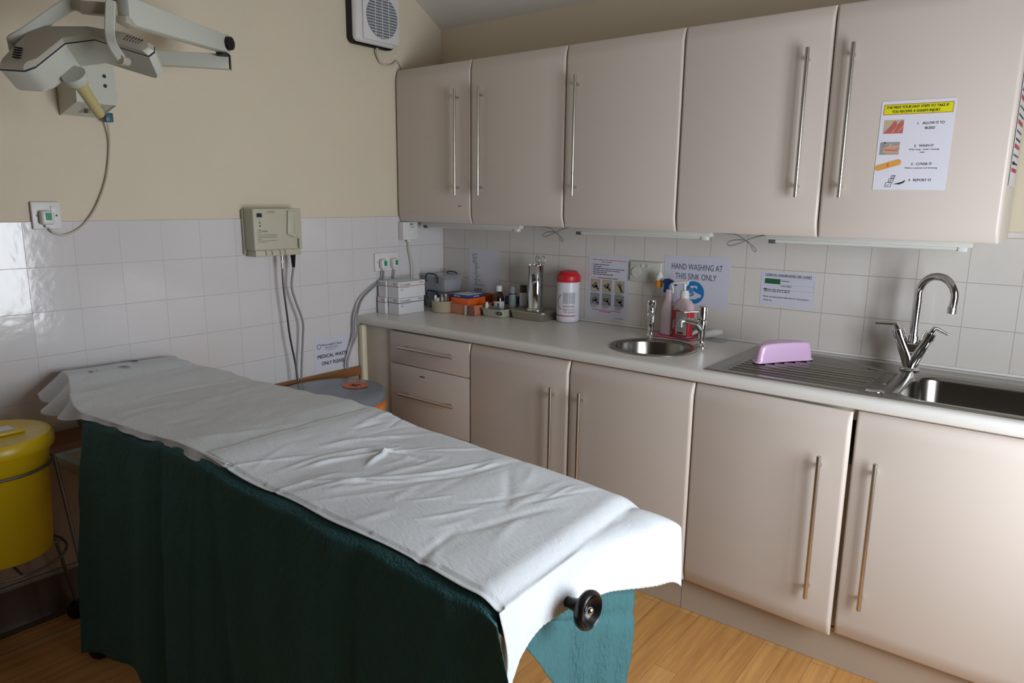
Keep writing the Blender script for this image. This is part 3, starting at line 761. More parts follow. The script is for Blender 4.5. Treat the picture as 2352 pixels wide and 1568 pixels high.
o = obj('couch_paper', sheet_grid(footpaper, 240, 120), M['roll'], None, 'creased white couch roll paper at the foot, hanging over the black wheel', 'paper', sharp=80, fix=False); thick(o, .0005)

# ================================================================== EXAMINATION LAMP ON THE LEFT WALL
lamp = thing('examination_lamp', 'grey wall mounted swing arm examination lamp with yellow sterile grip', 'lamp', (.0, -1.74, 1.72))
b = B()   # open-bottomed wall box
X0, X1, Y0, Y1 = .0005, .145, -1.812, -1.690
for pr in (([(X0, Y0), (X1, Y0), (X1, Y0+.004), (X0, Y0+.004)]), ([(X0, Y1-.004), (X1, Y1-.004), (X1, Y1), (X0, Y1)]), ([(X1-.004, Y0+.004), (X1, Y0+.004), (X1, Y1-.004), (X1-.004, Y1-.004)])):
    lo = [Vector((x, y, 1.724+.033*x/.145)) for x, y in pr]; loft(b, [lo, [Vector((p.x, p.y, 1.875)) for p in lo]])
box(b, X0, X1, Y0, Y1, 1.875, 1.879, .001); box(b, X0, X1-.02, Y0+.006, Y1-.006, 1.775, 1.78)
loft(b, [[Vector((x, y, 1.727+.033*x/.145)) for x, y in ((X0, Y0+.004), (X0, Y1-.004), (X1-.004, Y1-.004), (X1-.004, Y0+.004))], [Vector((x, y, 1.729+.033*x/.145)) for x, y in ((X0, Y0+.004), (X0, Y1-.004), (X1-.004, Y1-.004), (X1-.004, Y0+.004))]])
mb = obj('wall_box', b, M['lampgrey'], lamp)
b = B(); tube(b, [(.07, -1.757, 1.730), (.07, -1.757, 1.745)], .012, 16); obj('terminal', b, M['chrome'], mb); b = B(); tube(b, [(.105, -1.725, 1.738), (.105, -1.725, 1.752)], .006, 10); obj('terminal', b, M['chrome'], mb)
for z in (1.845, 1.815): b = B(); tube(b, [(.145, -1.722, z), (.1455, -1.722, z)], .006, 12); obj('fixing_hole', b, M['blackm'], mb)
b = B(); box(b, .02, .05, -1.689, -1.664, 1.712, 1.742, .003); obj('switch', b, mat('teal_rocker', '#2f5c6c', .4), mb)
b = B(); tube(b, [(.075, -1.75, 1.879), (.075, -1.75, 1.90)], .024, 24); obj('swivel', b, M['lampgrey'], mb)
def beam(bm, a, b_, h0, h1, w, bev=.006):
    a, b_ = Vector(a), Vector(b_); d = (b_-a).normalized(); side = Vector((0, 0, 1)).cross(d).normalized(); up = d.cross(side)
    t = B(); rg = []
    for p, h in ((a, h0), (b_, h1)): rg.append([p+side*sx*w/2+up*sy*h/2 for sx, sy in ((-1, -1), (1, -1), (1, 1), (-1, 1))])
    loft(t, rg); bmesh.ops.recalc_face_normals(t, faces=t.faces[:])
    if bev: bmesh.ops.bevel(t, geom=t.edges[:], offset=bev, segments=2, affect='EDGES', profile=.5)
    merge(bm, t)
EL = (.350, -1.398, 1.914)
b = B(); beam(b, (.065, -1.775, 1.915), EL, .042, .048, .036, .004); la = obj('lower_arm', b, M['lampgrey'], lamp)
b = B(); dd = (Vector(EL)-Vector((.065, -1.775, 1.915))).normalized(); e = Vector(EL); beam(b, e+dd*.0005, e+dd*.004, .047, .047, .034, 0); obj('end_cap', b, M['black'], la)
b = B(); beam(b, (.585, -1.845, 1.958), (.362, -1.416, 1.966), .075, .056, .040, .008); ua = obj('upper_arm', b, M['lampgrey'], lamp)
b = B(); sd = Vector((0, 0, 1)).cross((Vector((.362, -1.416, 0))-Vector((.585, -1.845, 0))).normalized())
kc = Vector((.366, -1.432, 1.966)); q = -1 if sd.x < 0 else 1
tube(b, [kc+sd*q*.020, kc+sd*q*.022, kc+sd*q*.036, kc+sd*q*.040], [.021, .023, .021, .013], 24); obj('tension_knob', b, M['black'], ua)
b = B(); tube(b, [kc+sd*q*.018, kc+sd*q*.0215], .030, 28); obj('knuckle', b, M['lampgrey'], ua)
b = B(); tube(b, [kc-Vector((0, 0, .028)), kc-Vector((0, 0, .038))], .02, 20); obj('elbow_pin', b, M['blackm'], ua)
# bracket from the arm end to the yoke
b = B(); beam(b, (.60, -1.880, 1.948), (.535, -1.925, 1.955), .034, .030, .034, .005); beam(b, (.605, -1.86, 1.93), (.575, -1.82, 1.925), .02, .02, .03, .004); br = obj('bracket', b, M['lamppink'], lamp)
b = B(); tube(b, [(.62, -1.89, 1.962), (.60, -1.862, 2.02)], .012, 14); obj('post_cap', b, M['navy'], br)
def strap(bm, pts, w, th, side):
    side = Vector(side).normalized(); P = spline(pts, 6); rg = []
    for i, p in enumerate(P):
        t = (P[min(i+1, len(P)-1)]-P[max(i-1, 0)]).normalized(); s_ = (side-t*side.dot(t)).normalized(); n_ = t.cross(s_)
        rg.append([p+s_*a*w/2+n_*c*th/2 for a, c in ((-1, -.6), (-.8, -1), (.8, -1), (1, -.6), (1, .6), (.8, 1), (-.8, 1), (-1, .6))])
    loft(bm, rg)
LN = Vector((.463, -.602, .651)).normalized()
b = B(); strap(b, [(.625, -1.892, 1.965), (.632, -1.900, 1.925), (.640, -1.908, 1.882), (.665, -1.915, 1.848), (.678, -1.902, 1.815)], .024, .010, (.42, .89, 0))
obj('yoke_arm', b, M['lampgrey'], lamp)
b = B(); strap(b, [(.545, -1.925, 1.953), (.500, -1.935, 1.968), (.470, -1.965, 1.945), (.430, -2.03, 1.885), (.405, -2.055, 1.862), (.398, -2.045, 1.845)], .034, .012, (.15, -.2, .95))
obj('yoke_arm', b, M['lampgrey'], lamp)
b = B(); pv = Vector((.672, -1.893, 1.812)); tube(b, [pv-Vector((.4, -.8, 0)).normalized()*.012, pv+Vector((.4, -.8, 0)).normalized()*.014], .012, 20); obj('pivot', b, M['lamppink'], lamp)
RIM = [Vector(p) for p in ((.445, -2.105, 1.782), (.500, -2.068, 1.778), (.512, -2.045, 1.790), (.512, -1.969, 1.860), (.565, -1.916, 1.872), (.619, -1.893, 1.855), (.718, -1.849, 1.824), (.722, -1.835, 1.836), (.708, -1.827, 1.852), (.633, -1.852, 1.882), (.533, -1.908, 1.901), (.441, -1.981, 1.900), (.417, -2.022, 1.879), (.436, -2.096, 1.797))]
RC_ = sum(RIM, Vector())/len(RIM)
def off(k, dn): return [RC_+(p-RC_)*k+LN*dn for p in RIM]
b = B(); loft(b, [off(1., .002), off(.995, .006), off(.95, .016), off(.86, .021)], False, True); hd = obj('housing_cover', b, M['lamppink'], lamp, sharp=30)
b = B(); loft(b, [off(.90, -.071), off(.95, -.070), off(.975, -.062), off(1., -.002)], True, False); hb = obj('housing_body', b, M['lampgrey'], lamp, sharp=40)
b = B(); loft(b, [off(1.001, -.0025), off(1.006, -.0015), off(1.006, .0015), off(1.001, .0025)], False, False); obj('trim_line', b, M['navy'], lamp)
pU = (Vector((.718, -1.849, 1.824))-Vector((.619, -1.893, 1.855))).normalized()
def vents(c, ux, n, m, lx, gx, gy):
    b = B(); ux = ux.normalized(); uy = LN.cross(ux)
    for i in range(n):
        for j in range(m):
            p = Vector(c)+ux*(j-(m-1)/2)*gx+uy*(i-(n-1)/2)*gy
            a = [p+ux*lx/2+uy*.0009, p-ux*lx/2+uy*.0009, p-ux*lx/2-uy*.0009, p+ux*lx/2-uy*.0009]
            loft(b, [[v-LN*.004 for v in a], [v+LN*.0012 for v in a]])
    return b
vc = RIM[0]*.30+RIM[2]*.40+RIM[12]*.15+RIM[3]*.15+LN*.021
obj('vent_slots', vents(vc-LN*.001, Vector((.42, .89, -.1)), 5, 2, .020, .027, .0105), M['blackm'], hd)
vc = (RIM[5]+RIM[6]+RIM[9]+RIM[8])/4+LN*.0205
obj('vent_slots', vents(vc, LN.cross(pU), 6, 2, .008, .012, .009), M['blackm'], hd)
hc2 = Vector((.500, -1.945, 1.775))-LN*.010
b = B(); tube(b, [hc2+LN*.026, hc2+LN*.020, hc2+LN*.008, hc2-LN*.002, hc2-LN*.005], [.031, .031, .029, .024, .020], 28); obj('grip_boss', b, M['lampgrey'], hb)
b = B(); tube(b, [hc2-LN*.003, hc2-LN*.005, hc2-LN*.010, hc2-LN*.012, hc2-LN*.105, hc2-LN*.118], [.019, .0215, .0215, .0165, .0145, .0125], 28); obj('sterile_grip', b, M['handleyellow'], lamp, 'ribbed pale yellow sterile grip')
b = B(); tube(b, [(.035, -1.690, 1.735), (.02, -1.672, 1.70), (.006, -1.668, 1.63), (.006, -1.690, 1.52), (.006, -1.735, 1.42), (.006, -1.785, 1.36), (.008, -1.835, 1.335), (.012, -1.872, 1.342), (.018, -1.890, 1.362)], .0035, 10, smooth=8)
tube(b, [(.03, -1.690, 1.80), (.03, -1.672, 1.822), (.03, -1.652, 1.822), (.03, -1.640, 1.805), (.03, -1.648, 1.785), (.03, -1.668, 1.772), (.02, -1.690, 1.765)], .0035, 10, smooth=6)
obj('cable', b, M['cream_cable'], lamp, 'thin cream flex hanging to the socket')

# ================================================================== ELECTRICAL FITTINGS, LEFT WALL
def plug_bm(x, y, z, w=.040, h=.046, d=.028):
    b = B(); box(b, x, x+d, y-w/2, y+w/2, z-h/2, z+h/2, .008, 3); box(b, x, x+d*.55, y-.007, y+.007, z-h/2-.010, z-h/2+.01, .003); return b
def socket(y0, y1, z0, z1, plugs, label, x=0.):
    t = thing('wall_socket', label, 'socket', (x, (y0+y1)/2, z0))
    b = B(); box(b, x+.0005, x+.010, y0, y1, z0, z1, .003, 3); pl = obj('face_plate', b, M['white'], t)
    for yy in (y0+.014, y1-.014): b = B(); tube(b, [(x+.010, yy, (z0+z1)/2), (x+.0112, yy, (z0+z1)/2)], .0032, 12); obj('screw', b, M['chrome'], pl)
    for py, pz in plugs:
        g = obj('plug', plug_bm(x+.0105, py, pz), M['white'], t)
        b = B(); box(b, x+.0384, x+.0392, py-.008, py+.010, pz-.008, pz+.016); obj('green_sticker', b, M['green'], g, 'green test sticker')
    return t
t = socket(-1.931, -1.845, 1.354, 1.443, [(-1.893, 1.392)], 'single white wall socket with one plug below the examination lamp')
b = B(); box(b, .0095, .013, -1.874, -1.860, 1.402, 1.430, .001); obj('rocker', b, M['white'], t)
socket(-.486, -.330, 1.114, 1.203, [(-.445, 1.150), (-.372, 1.150)], 'double white wall socket with two plugs above the stacked cartons')
t = thing('fused_spur', 'small white electrical adaptor box just under the corner wall cabinet', 'switch box', (0, -.28, 1.262))
b = B(); box(b, .0005, .040, -.322, -.222, 1.262, 1.352, .004, 3); c_ = obj('body', b, M['white'], t)
b = B(); tube(b, [(.02, -.270, 1.262), (.02, -.270, 1.250)], .011, 16); obj('gland', b, M['white'], t)
p = Print((.040, -.300, 1.29), '+x'); p.words('ink', .022, .048, .026, .005); p.words('inkgrey', .022, .040, .03, .002); p.words('inkgrey', .022, .034, .03, .002)
p.disc('inkgrey', .012, .02, .0015); p.disc('inkgrey', .05, .002, .0015); p.done(c_, {'ink': 'lettering', 'inkgrey': 'small_print'})
b = B(); tube(b, [(.02, -.270, 1.25), (.022, -.266, 1.20), (.03, -.256, 1.15), (.03, -.252, 1.08), (.028, -.258, 1.00)], .0032, 10, smooth=6); obj('cable', b, M['cream_cable'], t)
b = B(); tube(b, [(.022, -.372, 1.118), (.018, -.375, 1.08), (.014, -.378, 1.00)], .004, 10, smooth=6); obj('power_cable', b, M['grey'], None, 'short grey flex dropping from the right plug behind the cartons', 'cable')
b = B()
for k, dx in ((0, 0.), (1, .008)):
    tube(b, [(.022+dx, -.447-.004*k, 1.118), (.026+dx, -.462, 1.07), (.030+dx, -.520, 1.045), (.032+dx, -.600, .99), (.034+dx, -.640+.006*k, .91), (.034+dx, -.648+.008*k, .83), (.032, -.672, .755), (.030, -.690-.004*k, .70), (.030, -.693, .665)], .0042, 10, smooth=8)
obj('power_cable', b, M['grey'], None, 'pair of grey flexes looping past the worktop end to the grey bin', 'cable')

# ================================================================== DIATHERMY UNIT
t = thing('wall_control_unit', 'beige electrosurgical control box on the left wall with two leads', 'medical unit', (0, -1.065, 1.225))
dx = .082
b = B(); box(b, .0005, .012, -1.184, -.945, 1.235, 1.415, .002); obj('back_plate', b, M['beige_dark'], t)
b = B(); box(b, .012, dx, -1.178, -.950, 1.252, 1.420, .004, 3); bd = obj('housing', b, M['beige'], t)
b = B(); box(b, .012, dx-.004, -1.172, -.954, 1.226, 1.252, .003, 2); lo = obj('connector_panel', b, M['beige'], t)
b = B()
for yy in (-1.133, -1.105, -1.067, -1.043): prism(b, [(0, .016), (.004, .020), (.009, .016), (.011, .004), (.011, -.006), (.006, -.006), (.006, .004), (.004, .012)], (.0025, 0, 0), (dx-.004, yy, 1.236), (0, 1, 0), (0, 0, 1))
obj('connector_hood', b, M['beige_dark'], lo)
b = B(); prism(b, [(0, 0), (.055, 0), (.055, .14), (.045, .158), (.010, .158), (0, .150), (.004, .06), (.020, .045), (0, .04)][::-1] if False else [(0, .060), (.030, .045), (.052, .050), (.060, .080), (.060, .150), (.006, .158)], (.009, 0, 0), (dx, -1.026, 1.255), (0, 1, 0), (0, 0, 1), .003)
obj('pencil_holster', b, M['beige'], bd)
b = B(); box(b, dx, dx+.010, -.975, -.971, 1.256, 1.296); box(b, dx+.009, dx+.0095, -.992, -.9905, 1.315, 1.385); obj('holster_slot', b, M['beige_dark'], bd)
p = Print((dx, -1.172, 1.256), '+x')
p.rect('blackm', .010, .130, .034, .146); p.disc('inkgrey', .022, .121, .0018); p.disc('dgreen', .023, .108, .0035); p.disc('dgreen', .023, .095, .0035)
p.text('inkgrey', 'TM', .010, .074, .007); p.text('inkgrey', 'Combo', .022, .070, .009, w=.036)
p.words('inkgrey', .010, .067, .014, .0014)
for k in range(3): p.words('inkgrey', .010, .059-.006*k, .090, .0016)
p.words('inkgrey', .010, .041, .018, .0016); p.words('inkgrey', .010, .034, .088, .0016); p.words('inkred', .010, .028, .045, .0014)
p.words('inkgrey', .060, .152, .034, .002); p.words('inkgrey', .054, .146, .044, .0015); p.rect('blackm', .205-.06, .0, .206-.06, .001)
p.done(bd, {'blackm': 'display', 'inkgrey': 'lettering', 'dgreen': 'button', 'inkred': 'red_lettering'})
b = B(); tube(b, [(.06, -1.040, 1.232), (.06, -1.040, 1.170)], [.007, .0055], 14); cn = obj('lead_connector', b, M['steel2'], t)
b = B(); tube(b, [(.06, -1.040, 1.206), (.06, -1.040, 1.194)], .0078, 14); obj('white_collar', b, M['white'], cn)
b = B(); tube(b, [(.06, -1.040, 1.17), (.06, -1.040, 1.10), (.06, -1.030, .98), (.06, -1.020, .87), (.065, -1.005, .76), (.075, -1.00, .672)], .0042, 10, smooth=8); obj('foot_switch_lead', b, M['black'], t, 'black lead')
b = B(); pr = [(.06, -.985, 1.228-.004*i) for i in range(15)]; tube(b, pr, [.012-.0004*i+(.0012 if i % 2 else -.0012) for i in range(15)], 16); obj('strain_relief', b, M['black'], t)
b = B(); tube(b, [(.06, -.985, 1.175), (.05, -.992, 1.09), (.05, -.975, 1.02), (.05, -.945, .93), (.045, -.945, .85), (.045, -.955, .76), (.045, -.962, .672)], .005, 10, smooth=8); obj('mains_lead', b, M['grey'], t, 'grey lead')

# ================================================================== EXTRACTOR FAN
fan = thing('extractor_fan', 'square white wall extractor fan with round louvred grille', 'fan', (0, -.48, 2.15))
b = B(); box(b, .0005, .030, -.607, -.350, 2.150, 2.405, .028, 5); obj('gasket', b, M['blackm'], fan)
b = B(); box(b, .006, .052, -.598, -.345, 2.158, 2.400, .024, 4); obj('body', b, M['white'], fan)
b = B(); box(b, .050, .062, -.560, -.345, 2.170, 2.395, .004, 2); cv = obj('cover', b, M['white'], fan)
fc = (-.450, 2.277); FR_ = .093
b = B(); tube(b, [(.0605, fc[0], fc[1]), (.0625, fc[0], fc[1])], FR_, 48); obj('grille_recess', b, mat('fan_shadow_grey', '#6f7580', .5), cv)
b = B()
for i in range(-7, 8):
    z = fc[1]+i*.0125; hw = math.sqrt(max(0, FR_**2-(i*.0125)**2))-.001
    if hw > .01: box(b, .0622, .0662, fc[0]-hw, fc[0]+hw, z-.0015, z+.0015)
for k in (-1, 0, 1): box(b, .0622, .0640, fc[0]+k*.040-.0015, fc[0]+k*.040+.0015, fc[1]-math.sqrt(FR_**2-(k*.04)**2)+.001, fc[1]+math.sqrt(FR_**2-(k*.04)**2)-.001)
obj('louvres', b, M['white'], cv)
b = B(); tube(b, [(.022, -.449, 2.152), (.020, -.447, 2.125), (.012, -.425, 2.095), (.008, -.385, 2.086), (.008, -.345, 2.094), (.008, -.318, 2.112), (.008, -.298, 2.108), (.008, -.276, 2.078)], .0045, 10, smooth=8); obj('cable', b, M['cream_cable'], fan)

# ================================================================== WASTE BINS
gb = (.245, -.975); bx, by = .225, .262
t = thing('clinical_waste_bin', 'grey lidded oval medical waste bin with orange liner under the wall notice', 'bin', (gb[0], gb[1], 0))
b = B(); lathe(b, [(.80, .002), (.84, .02), (.90, .45), (.93, .575), (.93, .59)], (gb[0], gb[1], 0), 48, bx, by); obj('body', b, M['bingrey'], t)
b = B(); lathe(b, [(.935, .40), (.975, .45), (.985, .50), (1.0, .57), (1.0, .600), (.97, .604)], (gb[0], gb[1], 0), 64, bx, by, cap0=False, cap1=False)
for v in b.verts:
    a = math.atan2(v.co.y-gb[1], v.co.x-gb[0]); k = 1+.012*math.sin(a*13)*(1 if v.co.z < .56 else 0)+.006*math.sin(a*29); v.co.x = gb[0]+(v.co.x-gb[0])*k; v.co.y = gb[1]+(v.co.y-gb[1])*k
obj('liner_bag', b, M['orangebag'], t)
b = B(); lathe(b, [(.95, .590), (1.005, .592), (1.01, .606), (.985, .612)], (gb[0], gb[1], 0), 64, bx, by, cap0=False, cap1=False); obj('liner_rim', b, M['orange'], t)
b = B(); lathe(b, [(.94, .604), (1.0, .604), (1.012, .612), (1.0, .632), (.96, .648), (.85, .657), (.6, .663), (.3, .665), (.01, .666)], (gb[0], gb[1], 0), 64, bx, by); ld = obj('lid', b, M['bingrey'], t, sharp=70)
p = Print((.298, -.868, .6645), '+z', rot=math.radians(38))
p.disc('orangep', 0, 0, .056, 1, 48)
for k in range(3):
    a = PI/2+k*2*PI/3; p.ring('ink', .015*math.cos(a), .012*math.sin(a), .011, .015, 2, 28, math.degrees(a)+35-360, math.degrees(a)-35)
p.ring('ink', 0, -.001, .0095, .012, 2.5, 24); p.ring('inkred', 0, 0, .046, .0475, 2, 40, 20, 160); p.ring('inkred', 0, 0, .046, .0475, 2, 40, 200, 340)
for v in [q for bb_ in p.d.values() for q in bb_.verts]:
    rr = math.hypot((v.co.x-gb[0])/bx, (v.co.y-gb[1])/by); hz = .666-.0035*rr**2-.0065*max(0, rr-.5)**1.5*2.2; v.co.z += hz-.6645+.0006
p.done(ld, {'orangep': 'hazard_sticker', 'ink': 'biohazard_symbol', 'inkred': 'sticker_print'})

yb = (.30, -2.205)
t = thing('yellow_sharps_bin', 'large round yellow plastic clinical bin held in a wire stand', 'bin', (yb[0], yb[1], .415))
b = B(); lathe(b, [(.118, .418), (.126, .422), (.130, .45), (.146, .72), (.152, .735), (.152, .75)], (yb[0], yb[1], 0), 56, cap1=True); obj('body', b, M['yellow'], t)
b = B(); lathe(b, [(.150, .742), (.160, .742), (.164, .750), (.162, .775), (.155, .784), (.140, .787), (.128, .782), (.02, .780)], (yb[0], yb[1], 0), 56); ld = obj('lid', b, M['yellow'], t)
b = B(); box(b, yb[0]-.055, yb[0]+.035, yb[1]-.06, yb[1]+.085, .7805, .790, .004); obj('hatch', b, M['yellow'], ld)
p = Print((yb[0]-.035, yb[1]-.045, .7902), '+z'); p.rect('paper', 0, 0, .05, .11); p.done(ld, {'paper': 'paper_slip'})
t = thing('wire_bin_stand', 'grey wire bin stand on black castors around the yellow bin', 'stand', (yb[0], yb[1], 0))
b = B(); n = 40; tube(b, [(yb[0]+.153*math.cos(2*PI*k/n), yb[1]+.153*math.sin(2*PI*k/n), .690) for k in range(n)], .0045, 10, closed=True)
obj('bin_ring', b, M['wire'], t); b = B(); n = 30; tube(b, [(yb[0]+.160*math.cos(2*PI*k/n), yb[1]+.160*math.sin(2*PI*k/n), .400) for k in range(n)], .004, 10, closed=True)
tube(b, [(yb[0]-.16, yb[1], .40), (yb[0]+.16, yb[1], .40)], .004, 10); tube(b, [(yb[0], yb[1]-.16, .40), (yb[0], yb[1]+.16, .40)], .004, 10)
obj('lower_ring', b, M['wire'], t)
for (fx, fy) in ((.385, -2.005), (.085, -1.960), (.52, -2.33), (.16, -2.44)):
    d = Vector((fx-yb[0], fy-yb[1], 0)); a = d.normalized()*.156
    b = B(); tube(b, [(yb[0]+a.x, yb[1]+a.y, .690), (fx, fy, .062)], .0055, 12); lg = obj('leg', b, M['wire'], t)
    b = B(); tube(b, [(fx-.010, fy+.008, .031), (fx+.010, fy-.008, .031)], .030, 24); tube(b, [(fx, fy, .04), (fx, fy, .066)], .011, 12); obj('castor', b, M['rubber'], lg)

# ================================================================== NOTICES
def sheet(name, label, cat, frame, o, w, h, m='paper', rot=0., lift=.0006, th=.0006, rad=.0):
    X, Y, Z = FR[frame]
    if rot: X, Y = X*math.cos(rot)+Y*math.sin(rot), -X*math.sin(rot)+Y*math.cos(rot)
    b = B(); o = Vector(o)
    pts = [(p.x, p.y) for p in rrect(0, w, 0, h, rad or .0015, 3)]
    prism(b, pts, Z*th, o+Z*.0003, X, Y)
    s = obj(name, b, M[m], None, label, cat)
    return s, Print(o+Z*(th+.0003), (X, Y, Z), .0004)
# medical waste notice
s, p = sheet('wall_notice', 'white Thornhill Clinic medical waste notice low on the left wall above the grey bin', 'sign', '+x', (0, -.856, .672), .212, .160, 'paperlam', math.radians(-.5))
p.ring('inknavy', .026, .118, .0095, .012, 1, 28); p.text('inknavy', 'Thornhill Clinic', .040, .117, .0115, w=.118, shear=.25); p.text('inknavy', 'Thornhill Clinic', .0405, .1173, .0115, w=.118, shear=.25, l=1.2)
p.words('inkgrey', .060, .108, .075, .003); p.words('inkgrey', .056, .101, .085, .0016); p.words('inkgrey', .075, .095, .045, .0016)
p.strong('ink', 'MEDICAL WASTE', .016, .062, .0165, .171, .0009); p.strong('ink', 'ONLY PLEASE', .038, .028, .0165, .129, .0009); p.done(s, {'ink': 'lettering', 'inknavy': 'letterhead', 'inkgrey': 'small_print'})
# instrument list
s, p = sheet('wall_notice', 'narrow typed list on the tiles behind the brown bottle', 'sign', '-y', (.190, 0, .986), .208, .228)
for k, (x, w) in enumerate([(.020, .040), (.024, .020), (.026, .032), (.026, .028), (.026, .028), (.026, .030), (.040, .022), (.042, .018), (.040, .034), (.042, .02), (.042, .014), (.042, .018), (.030, .030), (.044, .036), (.044, .024), (.044, .020), (.034, .046), (.044, .012), (.044, .016), (.030, .075)]):
    p.words('ink', x, .200-k*.0084, w, .0026)
for k in range(3): p.words('ink', .036, .020-.006*k, .055, .003)
p.done(s, 'lettering')
# hand washing technique sheet
s, p = sheet('wall_notice', 'hand washing technique sheet with six small pictures between wipes tub and socket', 'sign', '-y', (.930, 0, .937), .213, .291, 'paperlam', math.radians(-.2))
p.text('inkred', 'Hand washing is the single most important', .022, .263, .0048, w=.172); p.text('inkred', 'factor in reducing infection', .070, .254, .0048, w=.050)
for k, w in enumerate((.085, .045, .165, .140, .075, .105)): p.rect('ink', .018, .2425-k*.0088, .020, .2445-k*.0088); p.words('ink', .026, .242-k*.0088, w, .003)
p.text('ink', 'Six Step Hand Washing Technique', .050, .181, .0055, w=.105)
rp_ = random.Random(4)
for j in range(2):
    for i in range(3):
        x0 = .016+i*.062-.0*j; y0 = .122-j*.064; x0 += (0, .0, .004)[i]
        p.rect('inkgrey', x0-.001, y0-.001, x0+.047, y0+.053); p.rect('greyph' if j else 'photobg', x0, y0, x0+.046, y0+.052, 2)
        # simplified hands
        cx, cy = x0+.023, y0+.026
        if i == 2 and j == 0:
            p.poly('greydk', [(cx-.004, cy), (cx+.006, cy+.004), (cx+.020, cy-.022), (cx+.010, cy-.024)], 3)
            for q in range(4): p.line('greydk', [(cx-.002+q*.003, cy+.001), (cx-.014+q*.008, cy+.014+(q % 3)*.003)], .0035, 3)
        else:
            a = rp_.uniform(.3, 2.6)
            p.poly('greydk', [(cx+.014*math.cos(a+t_)*(1+.35*math.sin(3*t_+i)), cy+.016*math.sin(a+t_)*(.8+.3*math.cos(2*t_+j))) for t_ in [2*PI*k/14 for k in range(14)]], 3)
            p.line('greydk', [(cx, cy), (cx+.019, cy-.020)], .009, 3); p.line('photobg', [(cx-.008, cy-.004), (cx+.008, cy+.006)], .003, 4)
            p.line('photobg', [(cx-.010, cy+.004), (cx+.004, cy+.012)], .002, 4)
        for q in range(1 if not j and not i else 3): p.words('inkgrey', x0+.003, y0-.006-.0038*q, .034-.006*(q == 2), .0016)
p.text('inkred', 'Should supplies of liquid soap or paper towels run out', .025, .034, .004, w=.150); p.words('inkred', .065, .027, .062, .0025); p.words('inkgrey', .145, .004, .050, .0018)
p.done(s, {'inkred': 'red_lettering', 'ink': 'lettering', 'inkgrey': 'captions', 'greyph': 'picture', 'photobg': 'picture', 'greydk': 'picture_detail'})
# hand washing at this sink only
s, p = sheet('wall_notice', 'HAND WASHING AT THIS SINK ONLY notice with round blue hand symbol', 'sign', '-y', (1.314, 0, 1.030), .289, .213, 'paperlam', math.radians(.3))
p.text('inkblue', 'HAND WASHING AT', .034, .155, .0255, w=.224, bold=.0); p.text('inkblue', 'THIS SINK ONLY', .052, .115, .0255, w=.182)
p.disc('mandblue', .137, .061, .0475, 1, 56)
hp = [(.113, .040), (.118, .035), (.126, .032), (.140, .032), (.150, .034), (.163, .042), (.171, .041), (.171, .055), (.163, .056), (.152, .060), (.137, .067), (.133, .064), (.141, .056), (.140, .051), (.130, .045), (.120, .044)]
p.poly('paperlam', hp[::-1], 2); p.line('paperlam', [(.118, .048), (.132, .054)], .0025, 2); p.line('paperlam', [(.117, .052), (.130, .058)], .0022, 2)
p.poly('paperlam', [(.121, .083), (.124, .089), (.152, .090), (.154, .078), (.149, .077), (.147, .082), (.136, .083), (.133, .079), (.128, .078)][::-1], 2)
for k in range(4):
    for q in range(4): p.line('paperlam', [(.117+q*.006, .076-k*.006), (.1165+q*.006, .073-k*.006)], .0018, 2)
p.done(s, {'inkblue': 'lettering', 'mandblue': 'blue_disc', 'paperlam': 'hand_symbol'})
# nailbrush chart
s, p = sheet('wall_notice', 'clinical nailbrushes use chart with green block above the drainer', 'sign', '-y', (1.731, 0, 1.068), .206, .134, 'paperlam', math.radians(-.4), rad=.004)
p.text('ink', 'CLINICAL NAILBRUSHES USE CHART', .014, .118, .0085, w=.176); p.rect('ink', .014, .1155, .190, .1165)
p.rect('dgreen', .014, .087, .074, .107); p.text('ink', 'Equipment', .078, .0985, .0052); p.text('ink', 'Hands', .077, .079, .0052); p.text('ink', 'ONLY', .098, .079, .0052); p.rect('ink', .098, .0775, .116, .0781)
for z in (.108, .0865, .066): p.rect('inkgrey', .076, z, .200, z+.0004)
p.rect('inkgrey', .200, .066, .2004, .108); p.rect('dgreen', .012, .062, .026, .068); p.words('ink', .028, .063, .085, .0026); p.words('ink', .013, .0565, .098, .0026)
p.text('ink', 'Please use appropriate nailbrushes for each purpose', .013, .034, .0055, w=.172); p.text('ink', 'Thank You', .013, .020, .0055); p.done(s, {'dgreen': 'green_block', 'ink': 'lettering', 'inkgrey': 'table_lines'})
# sharps injury poster on the wall cabinet door
s, p = sheet('safety_poster', 'sharps injury steps poster with yellow heading taped to a wall cabinet door', 'poster', '-y', (2.166, -.3243, 1.508), .197, .262, 'paper', math.radians(-.6), th=.0006)
p.rect('inkred', .007, .222, .191, .252, 1); p.rect('yellowp', .0085, .2235, .1895, .2505, 2)
p.text('ink', 'THE FIRST FOUR EASY STEPS TO TAKE IF', .014, .2395, .0076, w=.164, l=3); p.text('ink', 'YOU RECEIVE A SHARPS INJURY', .030, .2270, .0076, w=.128, l=3)
p.rect('photobg', .012, .167, .066, .207); p.poly('skin', [(.012, .167), (.066, .167), (.066, .203), (.060, .204), (.048, .190), (.046, .202), (.040, .203), (.026, .182)], 2); p.line('skin2', [(.036, .170), (.050, .190)], .0022, 3); p.line('skin2', [(.052, .170), (.066, .190)], .0022, 3)
p.rect('greyph', .008, .105, .062, .142); p.poly('skin2', [(.016, .112), (.030, .107), (.062, .110), (.062, .120), (.040, .121), (.062, .125), (.062, .134), (.045, .131), (.034, .138), (.031, .130), (.020, .127)], 2); p.line('skin', [(.022, .120), (.058, .116)], .003, 3); p.rect('ink', .018, .139, .024, .142, 3)
a = math.radians(17); cx, cy = .036, .074
def rp2(x, y): return (cx+x*math.cos(a)-y*math.sin(a), cy+x*math.sin(a)+y*math.cos(a))
